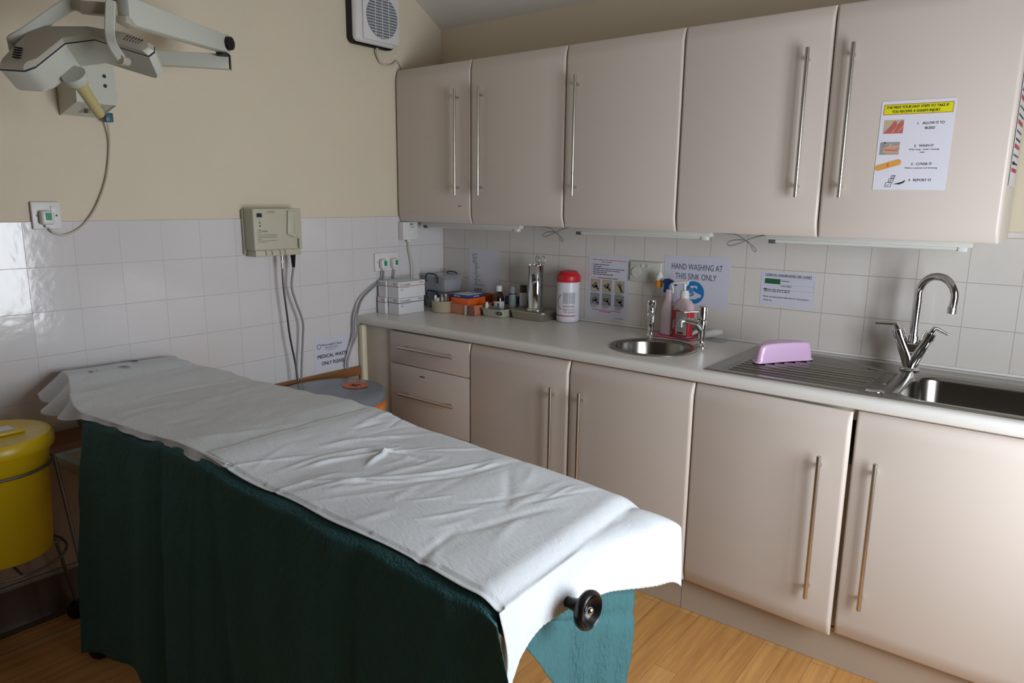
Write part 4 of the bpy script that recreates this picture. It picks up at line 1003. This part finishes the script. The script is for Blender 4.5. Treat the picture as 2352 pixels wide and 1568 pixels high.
p.poly('plaster', [rp2(q.x, q.y) for q in rrect(-.037, .037, -.009, .009, .0088, 6)]); p.rect('orangep', .033, .069, .039, .079, 2)
for k, (x, y, w) in enumerate(((.034, .009, .016), (.042, .023, .013), (.048, .035, .010))):
    for q0, q1 in (((0, 0), (w, 0)), ((w, 0), (w+.002, w*.8)), ((w+.002, w*.8), (.002, w*.8)), ((.002, w*.8), (0, 0))): p.line('ink', [(x+q0[0], y+q0[1]), (x+q1[0], y+q1[1])], .0013)
    p.line('ink', [(x+.004, y+.006), (x+.007, y+.003), (x+.012, y+.009)], .0012)
p.poly('ink', [(.056, .017), (.078, .023), (.090, .030), (.086, .022), (.074, .016)], 1)
p.text('ink', '1.', .103, .191, .0072); p.text('ink', 'ALLOW IT TO', .116, .191, .0072, w=.057); p.text('ink', 'BLEED', .124, .177, .0072, w=.026)
p.text('ink', '2.', .101, .126, .0072); p.text('ink', 'WASH IT', .114, .126, .0072, w=.038); p.text('ink', 'With soap, under running', .088, .117, .0042, w=.080); p.text('ink', 'water', .118, .109, .0042)
p.text('ink', '3.', .099, .073, .0072); p.text('ink', 'COVER IT', .112, .073, .0072, w=.042); p.text('ink', 'With a waterproof dressing', .083, .063, .0042, w=.086)
p.text('ink', '4.', .097, .026, .0072); p.text('ink', 'REPORT IT', .110, .026, .0072, w=.048)
p.done(s, {'inkred': 'heading_border', 'yellowp': 'heading_panel', 'ink': 'lettering', 'photobg': 'photo', 'skin': 'photo_fingers', 'skin2': 'photo_hands', 'greyph': 'photo', 'plaster': 'plaster_picture', 'orangep': 'plaster_pad'})
# leaflet on the cabinet end panel
s, p = sheet('leaflet', 'tall printed leaflet in red and black on the end panel of the last wall cabinet', 'poster', '+x', (2.5125, -.270, 1.520), .205, .43, 'paperlam')
rl = random.Random(3)
for k in range(17):
    y = .40-k*.0225
    p.words(('ink', 'inkred', 'inkgrey')[k % 3], .016, y, .17, .006+.006*(k % 3 == 1), rnd=rl)
p.words('inknavy', .03, .06, .05, .010); p.done(s, {'ink': 'lettering', 'inkred': 'red_lettering', 'inkgrey': 'small_print', 'inknavy': 'blue_lettering'})
p = Print((.412, UY-.0222, 1.432), '-y', .0006); p.rect('inkgrey', 0, 0, .020, .005)
b = p.d['inkgrey']; obj('shelf_label', b, M['orline'], None, 'tiny printed strip label near the bottom of the corner cabinet door', 'label', fix=False)

# ================================================================== UNDER-CABINET LIGHTS (off)
def striplight(x0, x1, y, label):
    t = thing('strip_light', label, 'light', ((x0+x1)/2, y, 1.330), 'slim strip lights under the wall cabinets')
    b = B(); box(b, x0, x1, y-.016, y+.016, 1.3355, 1.3565, .002); obj('housing', b, M['tube'], t)
    b = B(); tube(b, [(x0+.03, y-.002, 1.331), (x1-.03, y-.002, 1.331)], .007, 14); obj('tube', b, M['tube'], t)
    for q in (x0+.020, x1-.026): b = B(); box(b, q-.012, q+.012, y-.012, y+.012, 1.322, 1.338, .002); obj('tube_holder', b, M['inkgrey'] if q < x0+.1 else M['white'], t)
striplight(.060, .690, -.200, 'slim strip light under the corner wall cabinet')
striplight(.985, 1.600, -.200, 'slim strip light under the middle wall cabinet above the round basin')
striplight(1.810, 2.440, -.200, 'slim strip light under the right wall cabinet above the drainer')
for (x, lab) in ((.86, 'loop of thin flex hanging under the second wall cabinet'), (1.715, 'loop of thin flex hanging under the fourth wall cabinet door above the blue symbol')):
    b = B(); tube(b, [(x-.16, -.19, 1.352), (x-.07, -.19, 1.350), (x-.02, -.19, 1.345), (x+.025, -.19, 1.318), (x+.05, -.19, 1.300), (x+.055, -.192, 1.290), (x+.045, -.193, 1.292), (x+.020, -.192, 1.325), (x-.03, -.19, 1.327), (x-.055, -.192, 1.315), (x-.045, -.193, 1.306), (x-.01, -.192, 1.316), (x+.04, -.19, 1.338), (x+.09, -.19, 1.353)], .0022, 8, smooth=6)
    obj('loose_cable', b, M['grey'], None, lab, 'cable')

# ================================================================== THINGS ON THE WORKTOP
Z0 = ZW+.0006
def carton(x0, x1, y0, y1, z0, band, label):
    h = .0795; t = thing('dressing_carton', label, 'box', ((x0+x1)/2, (y0+y1)/2, z0), 'white dressing cartons stacked at the worktop end')
    b = B(); box(b, x0, x1, y0, y1, z0, z0+h, .0008, 1); q = obj('carton', b, M['boxwhite'], t)
    b = B(); box(b, x0-.0004, x1+.0004, y0-.0004, y1+.0004, z0+.0545, z0+.0575); obj('stripe', b, M[band], t)
    b = B(); box(b, x1-.0002, x1+.0006, y0+.006, y1-.02, z0+h-.002, z0+h-.001); obj('flap_edge', b, M['inkgrey'], t)
    L = y1-y0
    p = Print((x1, y0, z0), '+x'); p.text('inkblue', 'Circumplast', .010, .0615, .0105, w=.072); p.words('inkgrey', .135*L/.17, .070, .024, .002); p.words('inkgrey', .130*L/.17, .066, .03, .002)
    p.words('inkgrey', .012, .050, .060, .0016); p.words('inkgrey', .014, .039, .018, .003); p.done(t, {'inkblue': 'lettering', 'inkgrey': 'small_print'})
    p = Print((x0, y0, z0), '-y'); p.words('orline' if band != 'ink' else 'inkgrey', (x1-x0)*.5, .069, .022, .0022); p.words('inkgrey', (x1-x0)*.5, .064, .026, .002); p.done(t, {'orline': 'end_print', 'inkgrey': 'end_print'})
carton(.0155, .0705, -.482, -.315, Z0, 'redline', 'white dressing carton with a red stripe, bottom left of the four')
carton(.0765, .1500, -.466, -.296, Z0, 'ink', 'white dressing carton with a black stripe, bottom right of the four')
carton(.0185, .0755, -.478, -.310, Z0+.0805, 'inkgrey', 'white dressing carton with a grey stripe, top left of the four')
carton(.0800, .1545, -.470, -.292, Z0+.0805, 'orline', 'white dressing carton with an orange stripe, top right of the four')
# clear storage boxes with blue clips
for k in range(2):
    zb_ = Z0+k*.0865; x0, x1, y0, y1 = .045-.004*k, .205-.006*k, -.190, -.055
    t = thing('clear_storage_box', ('upper' if k else 'lower')+' clear plastic storage box with navy clip handles in the worktop corner', 'box', ((x0+x1)/2, (y0+y1)/2, zb_), 'clear plastic boxes in the corner')
    b = B(); r0 = rrect(x0+.006, x1-.006, y0+.006, y1-.006, .012, 4, zb_); r1 = rrect(x0, x1, y0, y1, .012, 4, zb_+.074); r2_ = rrect(x0+.002, x1-.002, y0+.002, y1-.002, .011, 4, zb_+.074); r3 = rrect(x0+.008, x1-.008, y0+.008, y1-.008, .011, 4, zb_+.002)
    loft(b, [r0, r1, r2_, r3]); obj('tub', b, M['clear'], t)
    b = B(); loft(b, [rrect(x0-.003, x1+.003, y0-.003, y1+.003, .014, 4, zb_+.0745), rrect(x0-.003, x1+.003, y0-.003, y1+.003, .014, 4, zb_+.079), rrect(x0+.004, x1-.004, y0+.004, y1-.004, .012, 4, zb_+.0855)]); obj('lid', b, M['clear'], t)
    b = B(); box(b, x0+.012, x1-.012, y0+.012, y1-.012, zb_+.003, zb_+.062, .004)
    obj('contents', b, M['contents'], t)
    for yy, s_ in ((y0, -1), (y1, 1)):
        b = B(); xm = (x0+x1)/2-.01; tube(b, [(xm-.038, yy+s_*.006, zb_+.048), (xm-.042, yy+s_*.010, zb_+.072), (xm-.030, yy+s_*.010, zb_+.090), (xm, yy+s_*.010, zb_+.0925), (xm+.030, yy+s_*.010, zb_+.088), (xm+.042, yy+s_*.010, zb_+.070), (xm+.038, yy+s_*.006, zb_+.046)], .0036, 10, smooth=5)
        obj('clip_handle', b, M['bluehandle'], t)
# ivory tub of swab sticks
tc_ = (.232, -.247)
t = thing('ivory_tub', 'round ivory plastic tub of wrapped swabs beside the white cartons', 'tub', (tc_[0], tc_[1], Z0))
b = B(); lathe(b, [(.046, 0), (.050, .004), (.054, .052), (.0555, .054), (.0555, .057), (.0525, .057), (.050, .01), (.01, .008)], (tc_[0], tc_[1], Z0), 40); obj('tub', b, M['beigetub'], t)
rs = random.Random(5)
for k in range(16):
    a = rs.uniform(0, 2*PI); rr = .040*math.sqrt(rs.random()); q = Vector((tc_[0]+rr*math.cos(a), tc_[1]+rr*math.sin(a), Z0+.012))
    b = B(); box(b, -.0055, .0055, -.0015, .0015, 0, .062+rs.uniform(-.008, .014), .0008, mx=Matrix.Translation(q) @ Matrix.Rotation(rs.uniform(-1, 1), 4, 'Z'))
    obj('swab_packet', b, M[rs.choice(('label', 'boxwhite', 'boxwhite', 'redline', 'orangep'))] if k % 3 else M['boxwhite'], None, 'narrow wrapped swab packet standing in the round ivory tub', 'packet', 'swab packets in the ivory tub')
# peach tray with the orange box
def tray(name, lab, x0, x1, y0, y1, h, m, wall=.0025, rad=.02, flare=.006, cat='tray', z=None, group=None):
    z = Z0 if z is None else z
    b = B(); R = lambda e, zz, rr=rad: rrect(x0+e, x1-e, y0+e, y1-e, max(.003, rr), 6, z+zz)
    loft(b, [R(flare+.004, 0), R(flare, .004), R(.002, h-.004), R(-.002, h-.003), R(-.002, h), R(wall, h), R(flare+wall, .006), R(flare+wall+.004, .003)])
    return obj(name, b, M[m], None, lab, cat, group)
tray('small_tray', 'peach translucent tray holding the orange box', .262, .445, -.250, -.085, .050, 'peach', rad=.014)
b = B(); box(b, .278, .395, -.236, -.105, Z0+.0045, Z0+.078, .003); ob = obj('orange_box', b, M['orange'], None, 'bright orange box standing in the peach tray', 'box')
t = thing('flat_pack', 'flat blue and white pack lying on top of the orange box', 'pack', (.335, -.17, Z0+.079))
b = B(); box(b, .282, .392, -.232, -.120, Z0+.0787, Z0+.0930, .002); q = obj('carton', b, M['packblue'], t)
b = B(); box(b, .286, .388, -.228, -.124, Z0+.0932, Z0+.0938); obj('top_panel', b, M['boxwhite'], t)
p = Print((.286, -.232, Z0+.081), '-y'); p.words('boxwhite', .012, .003, .04, .004); p.done(t, 'lettering'); p = Print((.392, -.222, Z0+.081), '+x'); p.words('boxwhite', .03, .003, .04, .004); p.done(t, 'lettering')
b = B(); box(b, .385, .400, -.2525, -.2518, Z0+.002, Z0+.049); obj('tape_strip', b, M['label'], None, 'white label strip stuck on the front of the peach tray', 'tape')
b = B(); prism(b, [(0, 0), (.036, 0), (.040, .02), (.036, .048), (.004, .050), (.002, .02)], (0, -.0008, 0), (.412, -.2522, Z0+.001), (1, 0, 0), (0, 0, 1)); obj('tape_strip', b, M['tape'], None, 'brown parcel tape on the right corner of the peach tray', 'tape')
b = B(); box(b, .330, .400, -.080, -.030, Z0, Z0+.085, .003); obj('orange_box', b, mat('deep_orange_card', '#a24a1e', .6), None, 'dull orange carton against the tiles behind the tray', 'box')
# grey tray with bottles
tray('small_tray', 'grey ivory tray of bottles with a black label, left of the steel tray', .452, .590, -.215, -.050, .040, 'ivtray', rad=.018)
b = B(); box(b, .560, .5925, -.2185, -.2178, Z0+.016, Z0+.030, mx=None); q = obj('tray_label', b, M['blackm'], None, 'black embossed label on the corner of the grey ivory tray', 'label')
p = Print((.562, -.2185, Z0+.019), '-y'); p.words('label', .005, .003, .02, .003); p.done(q, 'lettering')
def bottle(x, y, prof, m, name, lab, cap=None, capm='white', lbl=None, lblm='label', z=None, cat='bottle', seg=32, sx=1, sy=1):
    z = Z0+.005 if z is None else z
    t = thing(name, lab, cat, (x, y, z))
    b = B(); lathe(b, prof, (x, y, z), seg, sx, sy); obj('body', b, M[m], t, sharp=50)
    if cap: b = B(); lathe(b, cap, (x, y, z), seg); obj('cap', b, M[capm], t)
    if lbl:
        r_, za, zb_ = lbl[:3]; b = B(); lathe(b, [(r_+.0003, za), (r_+.0006, za+.0005), (r_+.0006, zb_-.0005), (r_+.0003, zb_)], (x, y, z), seg, sx, sy, cap0=False, cap1=False); obj('label', b, M[lblm], t)
    return t
t = bottle(.487, -.112, [(.024, 0), (.026, .003), (.026, .072), (.022, .088), (.013, .106), (.0115, .116)], 'amber', 'medicine_bottle', 'brown glass medicine bottle with a white cap in the grey ivory tray', [(.0150, .108), (.0155, .110), (.0150, .134), (.013, .136)], 'white', (.026, .012, .060))
p = Print((.487+.012, -.112-.0262, Z0+.022), '-y'); p.rect('mandblue', 0, .018, .012, .036); p.done(t, {'mandblue': 'blue_panel'})
bottle(.545, -.078, [(.016, 0), (.019, .003), (.019, .085), (.019, .105), (.0165, .112)], 'greytube', 'plastic_bottle', 'pale grey squeeze bottle behind the brown medicine bottle', [(.017, .110), (.018, .113), (.016, .132), (.008, .138)], 'greytube', (.019, .095, .101), 'bluehandle')
bottle(.470, -.185, [(.010, 0), (.0115, .002), (.0115, .028), (.008, .032)], 'clear', 'dropper_bottle', 'tiny dropper bottle with a tall white cap at the tray front', [(.0105, .031), (.0105, .034), (.0065, .060), (.005, .061)], 'white')
b = B(); lathe(b, [(.02, 0), (.024, .002), (.030, .030), (.034, .0355), (.035, .037), (.033, .038), (.026, .037), (.012, .0395), (.004, .046), (.001, .047)], (.517, -.176, Z0+.0045), 36, .8, .8); obj('gallipot', b, M['chrome'], None, 'small lidded steel gallipot at the front of the grey ivory tray', 'pot')
b = B(); tube(b, [(.545, -.185, Z0+.046), (.562, -.150, Z0+.047)], .010, 18); obj('bandage_roll', b, M['label'], None, 'little pale tape roll resting in the grey ivory tray', 'roll') if False else b.free()
t = thing('blue_carton', 'blue carton against the tiles behind the aerosol can', 'box', (.53, -.03, Z0))
b = B(); box(b, .470, .585, -.045, -.012, Z0, Z0+.082, .001); obj('carton', b, M['bluebox'], t)
p = Print((.51, -.0452, Z0+.04), '-y'); p.words('boxwhite', .012, 0, .035, .006); p.done(t, 'lettering')
b = B(); box(b, .592, .640, -.040, -.012, Z0, Z0+.075, .001); obj('blue_carton', b, M['packblue'], None, 'small dark blue carton behind the tall steel jar', 'box')
bottle(.600, -.062, [(.017, 0), (.0195, .004), (.0195, .108), (.016, .114)], 'label', 'aerosol_can', 'slim aerosol can with a dark cap between the tray and steel jar', [(.0172, .112), (.0175, .114), (.0175, .146), (.0165, .148)], 'capgrey', (.0195, .004, .050), 'greytube', z=Z0)
# instrument tray with lid, jar and scissors
t = thing('instrument_tray', 'flat stainless steel lidded instrument tray under the tall jar', 'tray', (.69, -.10, Z0))
b = B(); R = lambda e, zz, rr: rrect(.600+e, .797-e, -.172+e, -.028-e, rr, 8, Z0+zz)
loft(b, [R(.010, 0, .02), R(.004, .004, .024), R(0, .032, .026), R(-.002, .034, .028), R(-.002, .037, .028)]); obj('body', b, M['steel2'], t, sharp=50)
b = B(); loft(b, [R(-.0035, .0372, .029), R(-.0035, .040, .029), R(.004, .043, .024), R(.016, .0435, .02), R(.020, .040, .018)]); obj('lid', b, M['steel2'], t, sharp=50)
jx, jy, jz = .700, -.098, Z0+.0407
t = thing('instrument_jar', 'tall polished steel forceps jar standing on the instrument tray', 'jar', (jx, jy, jz))
b = B(); lathe(b, [(.044, 0), (.0445, .003), (.038, .010), (.0355, .012), (.0352, .206), (.0385, .211), (.0385, .214), (.0345, .2135), (.0335, .20), (.0335, .02), (.005, .018)], (jx, jy, jz), 48); obj('cup', b, M['chrome'], t, sharp=60)
t = thing('scissors', 'pair of steel scissors standing loops up in the tall jar', 'scissors', (jx, jy, jz+.02))
Xs = Vector((.95, .3, 0)).normalized()
for sg in (-1, 1):
    c = Vector((jx+.022, jy+.004, jz+.240))+Xs*sg*.014; n = 24
    b = B(); tube(b, [c+Xs*(.0095*math.cos(2*PI*k/n))+Vector((0, 0, .0165*math.sin(2*PI*k/n))) for k in range(n)], .0017, 8, closed=True)
    tube(b, [c-Xs*sg*.006+Vector((0, 0, -.013)), Vector((jx+.020, jy+.002, jz+.185))-Xs*sg*.003, Vector((jx+.005, jy, jz+.03))], .0022, 8); obj('blade_and_loop', b, M['steel2'], t)
t = thing('forceps', 'steel forceps tips showing between the scissor loops in the jar', 'forceps', (jx+.02, jy, jz+.02))
for sg in (-1, 1):
    b = B(); c = Vector((jx+.022, jy-.010, jz+.238))+Xs*sg*.0045; n = 20; tube(b, [c+Xs*(.004*math.cos(2*PI*k/n))+Vector((0, 0, .012*math.sin(2*PI*k/n))) for k in range(n)], .0014, 8, closed=True)
    tube(b, [c+Vector((0, 0, -.011)), Vector((jx+.012, jy-.006+sg*.003, jz+.03))], .0018, 8); obj('arm', b, M['steel2'], t)
# wipes tub
wx, wy = .862, -.062
t = thing('wipes_tub', 'tall white disinfectant wipes tub with a red lid', 'tub', (wx, wy, Z0))
b = B(); lathe(b, [(.045, 0), (.051, .004), (.053, .010), (.053, .090), (.0515, .180), (.050, .190), (.050, .196)], (wx, wy, Z0), 56); bd = obj('body', b, M['wipewhite'], t, sharp=50)
b = B(); lathe(b, [(.0535, .186), (.0545, .188), (.0545, .212), (.052, .218), (.044, .224), (.040, .234), (.028, .237), (.010, .237)], (wx, wy, Z0), 56); obj('lid', b, M['red'], t, sharp=40)
class Cyl:
    def __init__(s, cx, cy, z, rr, a0): s.c = (cx, cy, z, rr, a0); s.d = {}
def cylprint(parent, cx, cy, z, rr, a0, items, names):
    """flat items (u along the circumference from angle a0, v up) wrapped round a cylinder"""
    p = Print((0, 0, 0), (Vector((1, 0, 0)), Vector((0, 1, 0)), Vector((0, 0, 1))), .0)
    items(p)
    for key, bb_ in p.d.items():
        bmesh.ops.triangulate(bb_, faces=bb_.faces[:])
        for _ in range(2):
            es = [e for e in bb_.edges if e.calc_length() > .006]
            if es: bmesh.ops.subdivide_edges(bb_, edges=es, cuts=2)
        for v in bb_.verts:
            a = a0+v.co.x/rr; l_ = v.co.z; v.co = Vector((cx+(rr+.0005+l_)*math.cos(a), cy+(rr+.0005+l_)*math.sin(a), z+v.co.y))
        obj(names.get(key, 'lettering'), bb_, M[key], parent, fix=False)
def wip(p):
    rw = random.Random(9)
    for k in range(20): p.words('inkgrey', .040, .138-k*.0026, .024, .0011, rnd=rw); p.words('inkgrey', .067, .138-k*.0026, .030, .0011, rnd=rw)
    for k in range(9): p.disc('ink' if k % 2 else 'inkred', .042+k*.0063, .078, .0024, n=6); p.disc('inkred' if k % 3 else 'ink', .042+k*.0063, .070, .0020, n=4)
    p.text('inkred', 'Disinfectant wipes', .040, .059, .0052, w=.057); p.words('inkgrey', .064, .050, .042, .0015); p.words('inkgrey', .064, .046, .030, .0015)
    p.rect('inkred', -.03, .030, .102, .034)
    for k in range(12): a = PI*.5+PI*k/12; p.line('inkred', [(.030-.022*math.sin(PI*k/12), .06+.07*k/12), (.030-.022*math.sin(PI*(k+1)/12), .06+.07*(k+1)/12)], .0025)
    p.text('inkred', 'PDI', .046, .0475, .0065)
cylprint(bd, wx, wy, Z0, .0531, math.radians(-125), wip, {'inkred': 'red_print', 'ink': 'black_print', 'inkgrey': 'small_print'})

# socket on the tiles over the basin
t = thing('tile_socket', 'double white socket on the tiles behind the left lever tap', 'socket', (1.226, 0, 1.117))
b = B(); box(b, 1.150, 1.301, -.010, -.0006, 1.119, 1.206, .003, 3); pl = obj('face_plate', b, M['offwhite'], t)
b = B(); tube(b, [(1.183, -.010, 1.160), (1.183, -.015, 1.160)], .021, 32); obj('blanking_disc', b, M['offwhite'], t)
b = B(); box(b, 1.205, 1.217, -.0125, -.0098, 1.184, 1.196, .001); box(b, 1.232, 1.244, -.0125, -.0098, 1.184, 1.196, .001); obj('rocker', b, M['offwhite'], pl)
b = B(); tube(b, [(1.162, -.0105, 1.163), (1.162, -.0114, 1.163)], .003, 10); obj('screw', b, M['chrome'], pl)
# pump and spray bottles
def ovalbody(x, y, z, rows, seg=36, ang=0.):
    b = B(); rings = []
    for (a, c, h) in rows:
        rg = []
        for k in range(seg):
            th = 2*PI*k/seg; cx_, sy_ = math.cos(th), math.sin(th); e = .62
            px = a*math.copysign(abs(cx_)**e, cx_); py = c*math.copysign(abs(sy_)**e, sy_)
            rg.append(Vector((x+px*math.cos(ang)-py*math.sin(ang), y+px*math.sin(ang)+py*math.cos(ang), z+h)))
        rings.append(rg)
    return loft(b, rings)
hx_, hy_ = 1.452, -.088
pt = tray('drip_tray', 'shallow pink plastic tray under the spray and pump bottles', 1.342, 1.520, -.140, -.030, .008, 'pinktray', wall=.002, rad=.01, flare=.002)
t = thing('pump_bottle', 'pink surgical scrub pump bottle with red and white label', 'bottle', (hx_, hy_, Z0+.004))
b = ovalbody(hx_, hy_, Z0+.0045, [(.040, .024, 0), (.043, .027, .005), (.043, .027, .115), (.040, .026, .135), (.030, .022, .150), (.018, .018, .158), (.016, .016, .163)], ang=-.15); bd = obj('body', b, M['pinkbottle'], t, sharp=60)
b = ovalbody(hx_, hy_, Z0+.0045, [(.0436, .0276, .006), (.0436, .0276, .112)], ang=-.15); lb = obj('label', b, M['redlabel'], t)
ca, sa = math.cos(-.15), math.sin(-.15); LX = Vector((ca, sa, 0)); LY = Vector((0, 0, 1)); LZ = Vector((sa, -ca, 0))
p = Print(Vector((hx_, hy_, Z0+.0045))+LZ*.0278-LX*.040, (LX, LY, LZ), .0005)
p.rect('label', .024, .012, .076, .106)
rh = random.Random(2)
for k in range(16): p.words('inkgrey', .027, .101-k*.0045, rh.uniform(.03, .045), .0013, 2, rnd=rh)
for k in range(12): p.rect('ink', .030+k*.0027, .015, .0312+k*.0027+rh.uniform(0, .0008), .025, 2)
p.done(lb, {'label': 'white_panel', 'inkgrey': 'small_print', 'ink': 'barcode'})
p = Print(Vector((hx_, hy_, Z0+.0045))+LZ*.0278-LX*.040, (LY, -LX, LZ), .0005); p.text('boxwhite', 'Hydrex', .036, -.016, .010, w=.036); p.words('boxwhite', .03, -.021, .05, .0012); p.words('boxwhite', .012, -.007, .012, .002); p.done(lb, 'brand_lettering')
b = B(); lathe(b, [(.018, .160), (.0185, .163), (.0185, .182), (.0165, .184), (.0165, .192), (.010, .194)], (hx_, hy_, Z0+.0045), 28); tube(b, [(hx_, hy_, Z0+.19), (hx_, hy_, Z0+.222)], .0055, 14)
tube(b, [(hx_+.013, hy_, Z0+.228), (hx_, hy_, Z0+.230), (hx_-.025, hy_-.004, Z0+.229), (hx_-.052, hy_-.008, Z0+.222)], [.008, .009, .006, .0045], 14); tube(b, [(hx_, hy_, Z0+.216), (hx_, hy_, Z0+.232)], .009, 16); obj('pump', b, M['white'], t, sharp=50)
sx_, sy_ = 1.376, -.075
t = thing('spray_bottle', 'pink trigger spray bottle with a navy trigger head', 'bottle', (sx_, sy_, Z0+.004))
b = ovalbody(sx_, sy_, Z0+.0045, [(.026, .022, 0), (.029, .025, .005), (.029, .025, .10), (.024, .021, .125), (.014, .014, .15), (.012, .012, .19)]); obj('body', b, M['pinkbottle'], t, sharp=60)
b = B(); prism(b, [(-.030, .036), (-.024, .046), (-.006, .050), (.014, .042), (.034, .022), (.030, .020), (.010, .034), (0, .026), (-.004, 0), (-.018, -.012), (-.024, -.008), (-.022, .024)], (0, .016, 0), (sx_, sy_-.008, Z0+.190), (1, 0, 0), (0, 0, 1), .003); obj('trigger_head', b, M['bluetrig'], t)
b = B(); tube(b, [(sx_+.006, sy_-.001, Z0+.222), (sx_+.016, sy_-.001, Z0+.205), (sx_+.018, sy_-.001, Z0+.180)], [.003, .005], 12, smooth=3); obj('trigger_lever', b, M['white'], t)
cx_, cy_ = 1.318, -.052
t = thing('clear_bottle', 'transparent bottle with a white and amber top behind the left lever tap', 'bottle', (cx_, cy_, Z0))
b = ovalbody(cx_, cy_, Z0, [(.026, .022, 0), (.030, .026, .005), (.031, .027, .09), (.026, .023, .15), (.016, .016, .19), (.012, .012, .20)]); obj('body', b, M['glassclear'], t, sharp=60)
b = B(); lathe(b, [(.0155, .198), (.0165, .200), (.0165, .224), (.015, .225)], (cx_, cy_, Z0), 28); obj('amber_collar', b, M['amberband'], t)
b = B(); lathe(b, [(.0155, .2255), (.0155, .245), (.010, .252), (.006, .262), (.004, .263)], (cx_, cy_, Z0), 28); obj('cap', b, M['white'], t)
# brushes and a tube lying by the tap
mx = Matrix.Translation((1.506, -.070, Z0+.036)) @ Matrix.Rotation(.35, 4, 'Z') @ Matrix.Rotation(-.6, 4, 'Y')
t = thing('nailbrush', 'green and white nailbrush leaning behind the right lever tap', 'brush', (1.506, -.070, Z0+.008))
b = B(); box(b, -.030, .030, -.016, .016, .004, .014, .004, mx=mx); obj('back', b, M['teal_brush'], t)
b = B(); box(b, -.027, .027, -.013, .013, -.010, .0035, .001, mx=mx); obj('bristles', b, M['white'], t)
b = B(); tube(b, [(1.528, -.060, Z0+.016), (1.540, -.057, Z0+.020), (1.575, -.047, Z0+.030), (1.604, -.039, Z0+.036)], [.013, .016, .016, .010], 24); obj('plastic_tube', b, M['white'], None, 'white plastic tube lying on a clear packet right of the lever tap', 'tube')
b = B(); box(b, 1.525, 1.620, -.085, -.018, Z0, Z0+.0055, .002); obj('clear_packet', b, M['clear'], None, 'flat clear plastic packet on the worktop by the right lever tap', 'packet')

# lilac upturned kidney bowl on the drainer
kc = Vector((1.928, -.283, ZW+.0062)); ka = math.radians(50)
KX = Vector((math.cos(ka), math.sin(ka), 0)); KY = Vector((-math.sin(ka), math.cos(ka), 0))
def kid(k, z, n=64):
    out = []
    for i in range(n):
        a = 2*PI*i/n; x = math.cos(a); y = math.sin(a)
        px = .118*k*x; py = (.052*k)*y+.042*k*(1-x*x)*(.6)-.0*y
        if y < 0: py += .014*k*(1-x*x)
        py += .012*x*k                      # fuller at the left end
        out.append(kc+KX*px+KY*py*1.05+Vector((0, 0, z)))
    return out
b = B(); loft(b, [kid(.96, .001), kid(1.02, 0), kid(1.03, .003), kid(.97, .006), kid(.95, .022), kid(.90, .050), kid(.85, .060), kid(.72, .0655), kid(.3, .067)], True, True)
obj('kidney_bowl', b, M['pinkbowl'], None, 'lilac plastic kidney bowl turned upside down on the steel drainer', 'bowl', sharp=70)
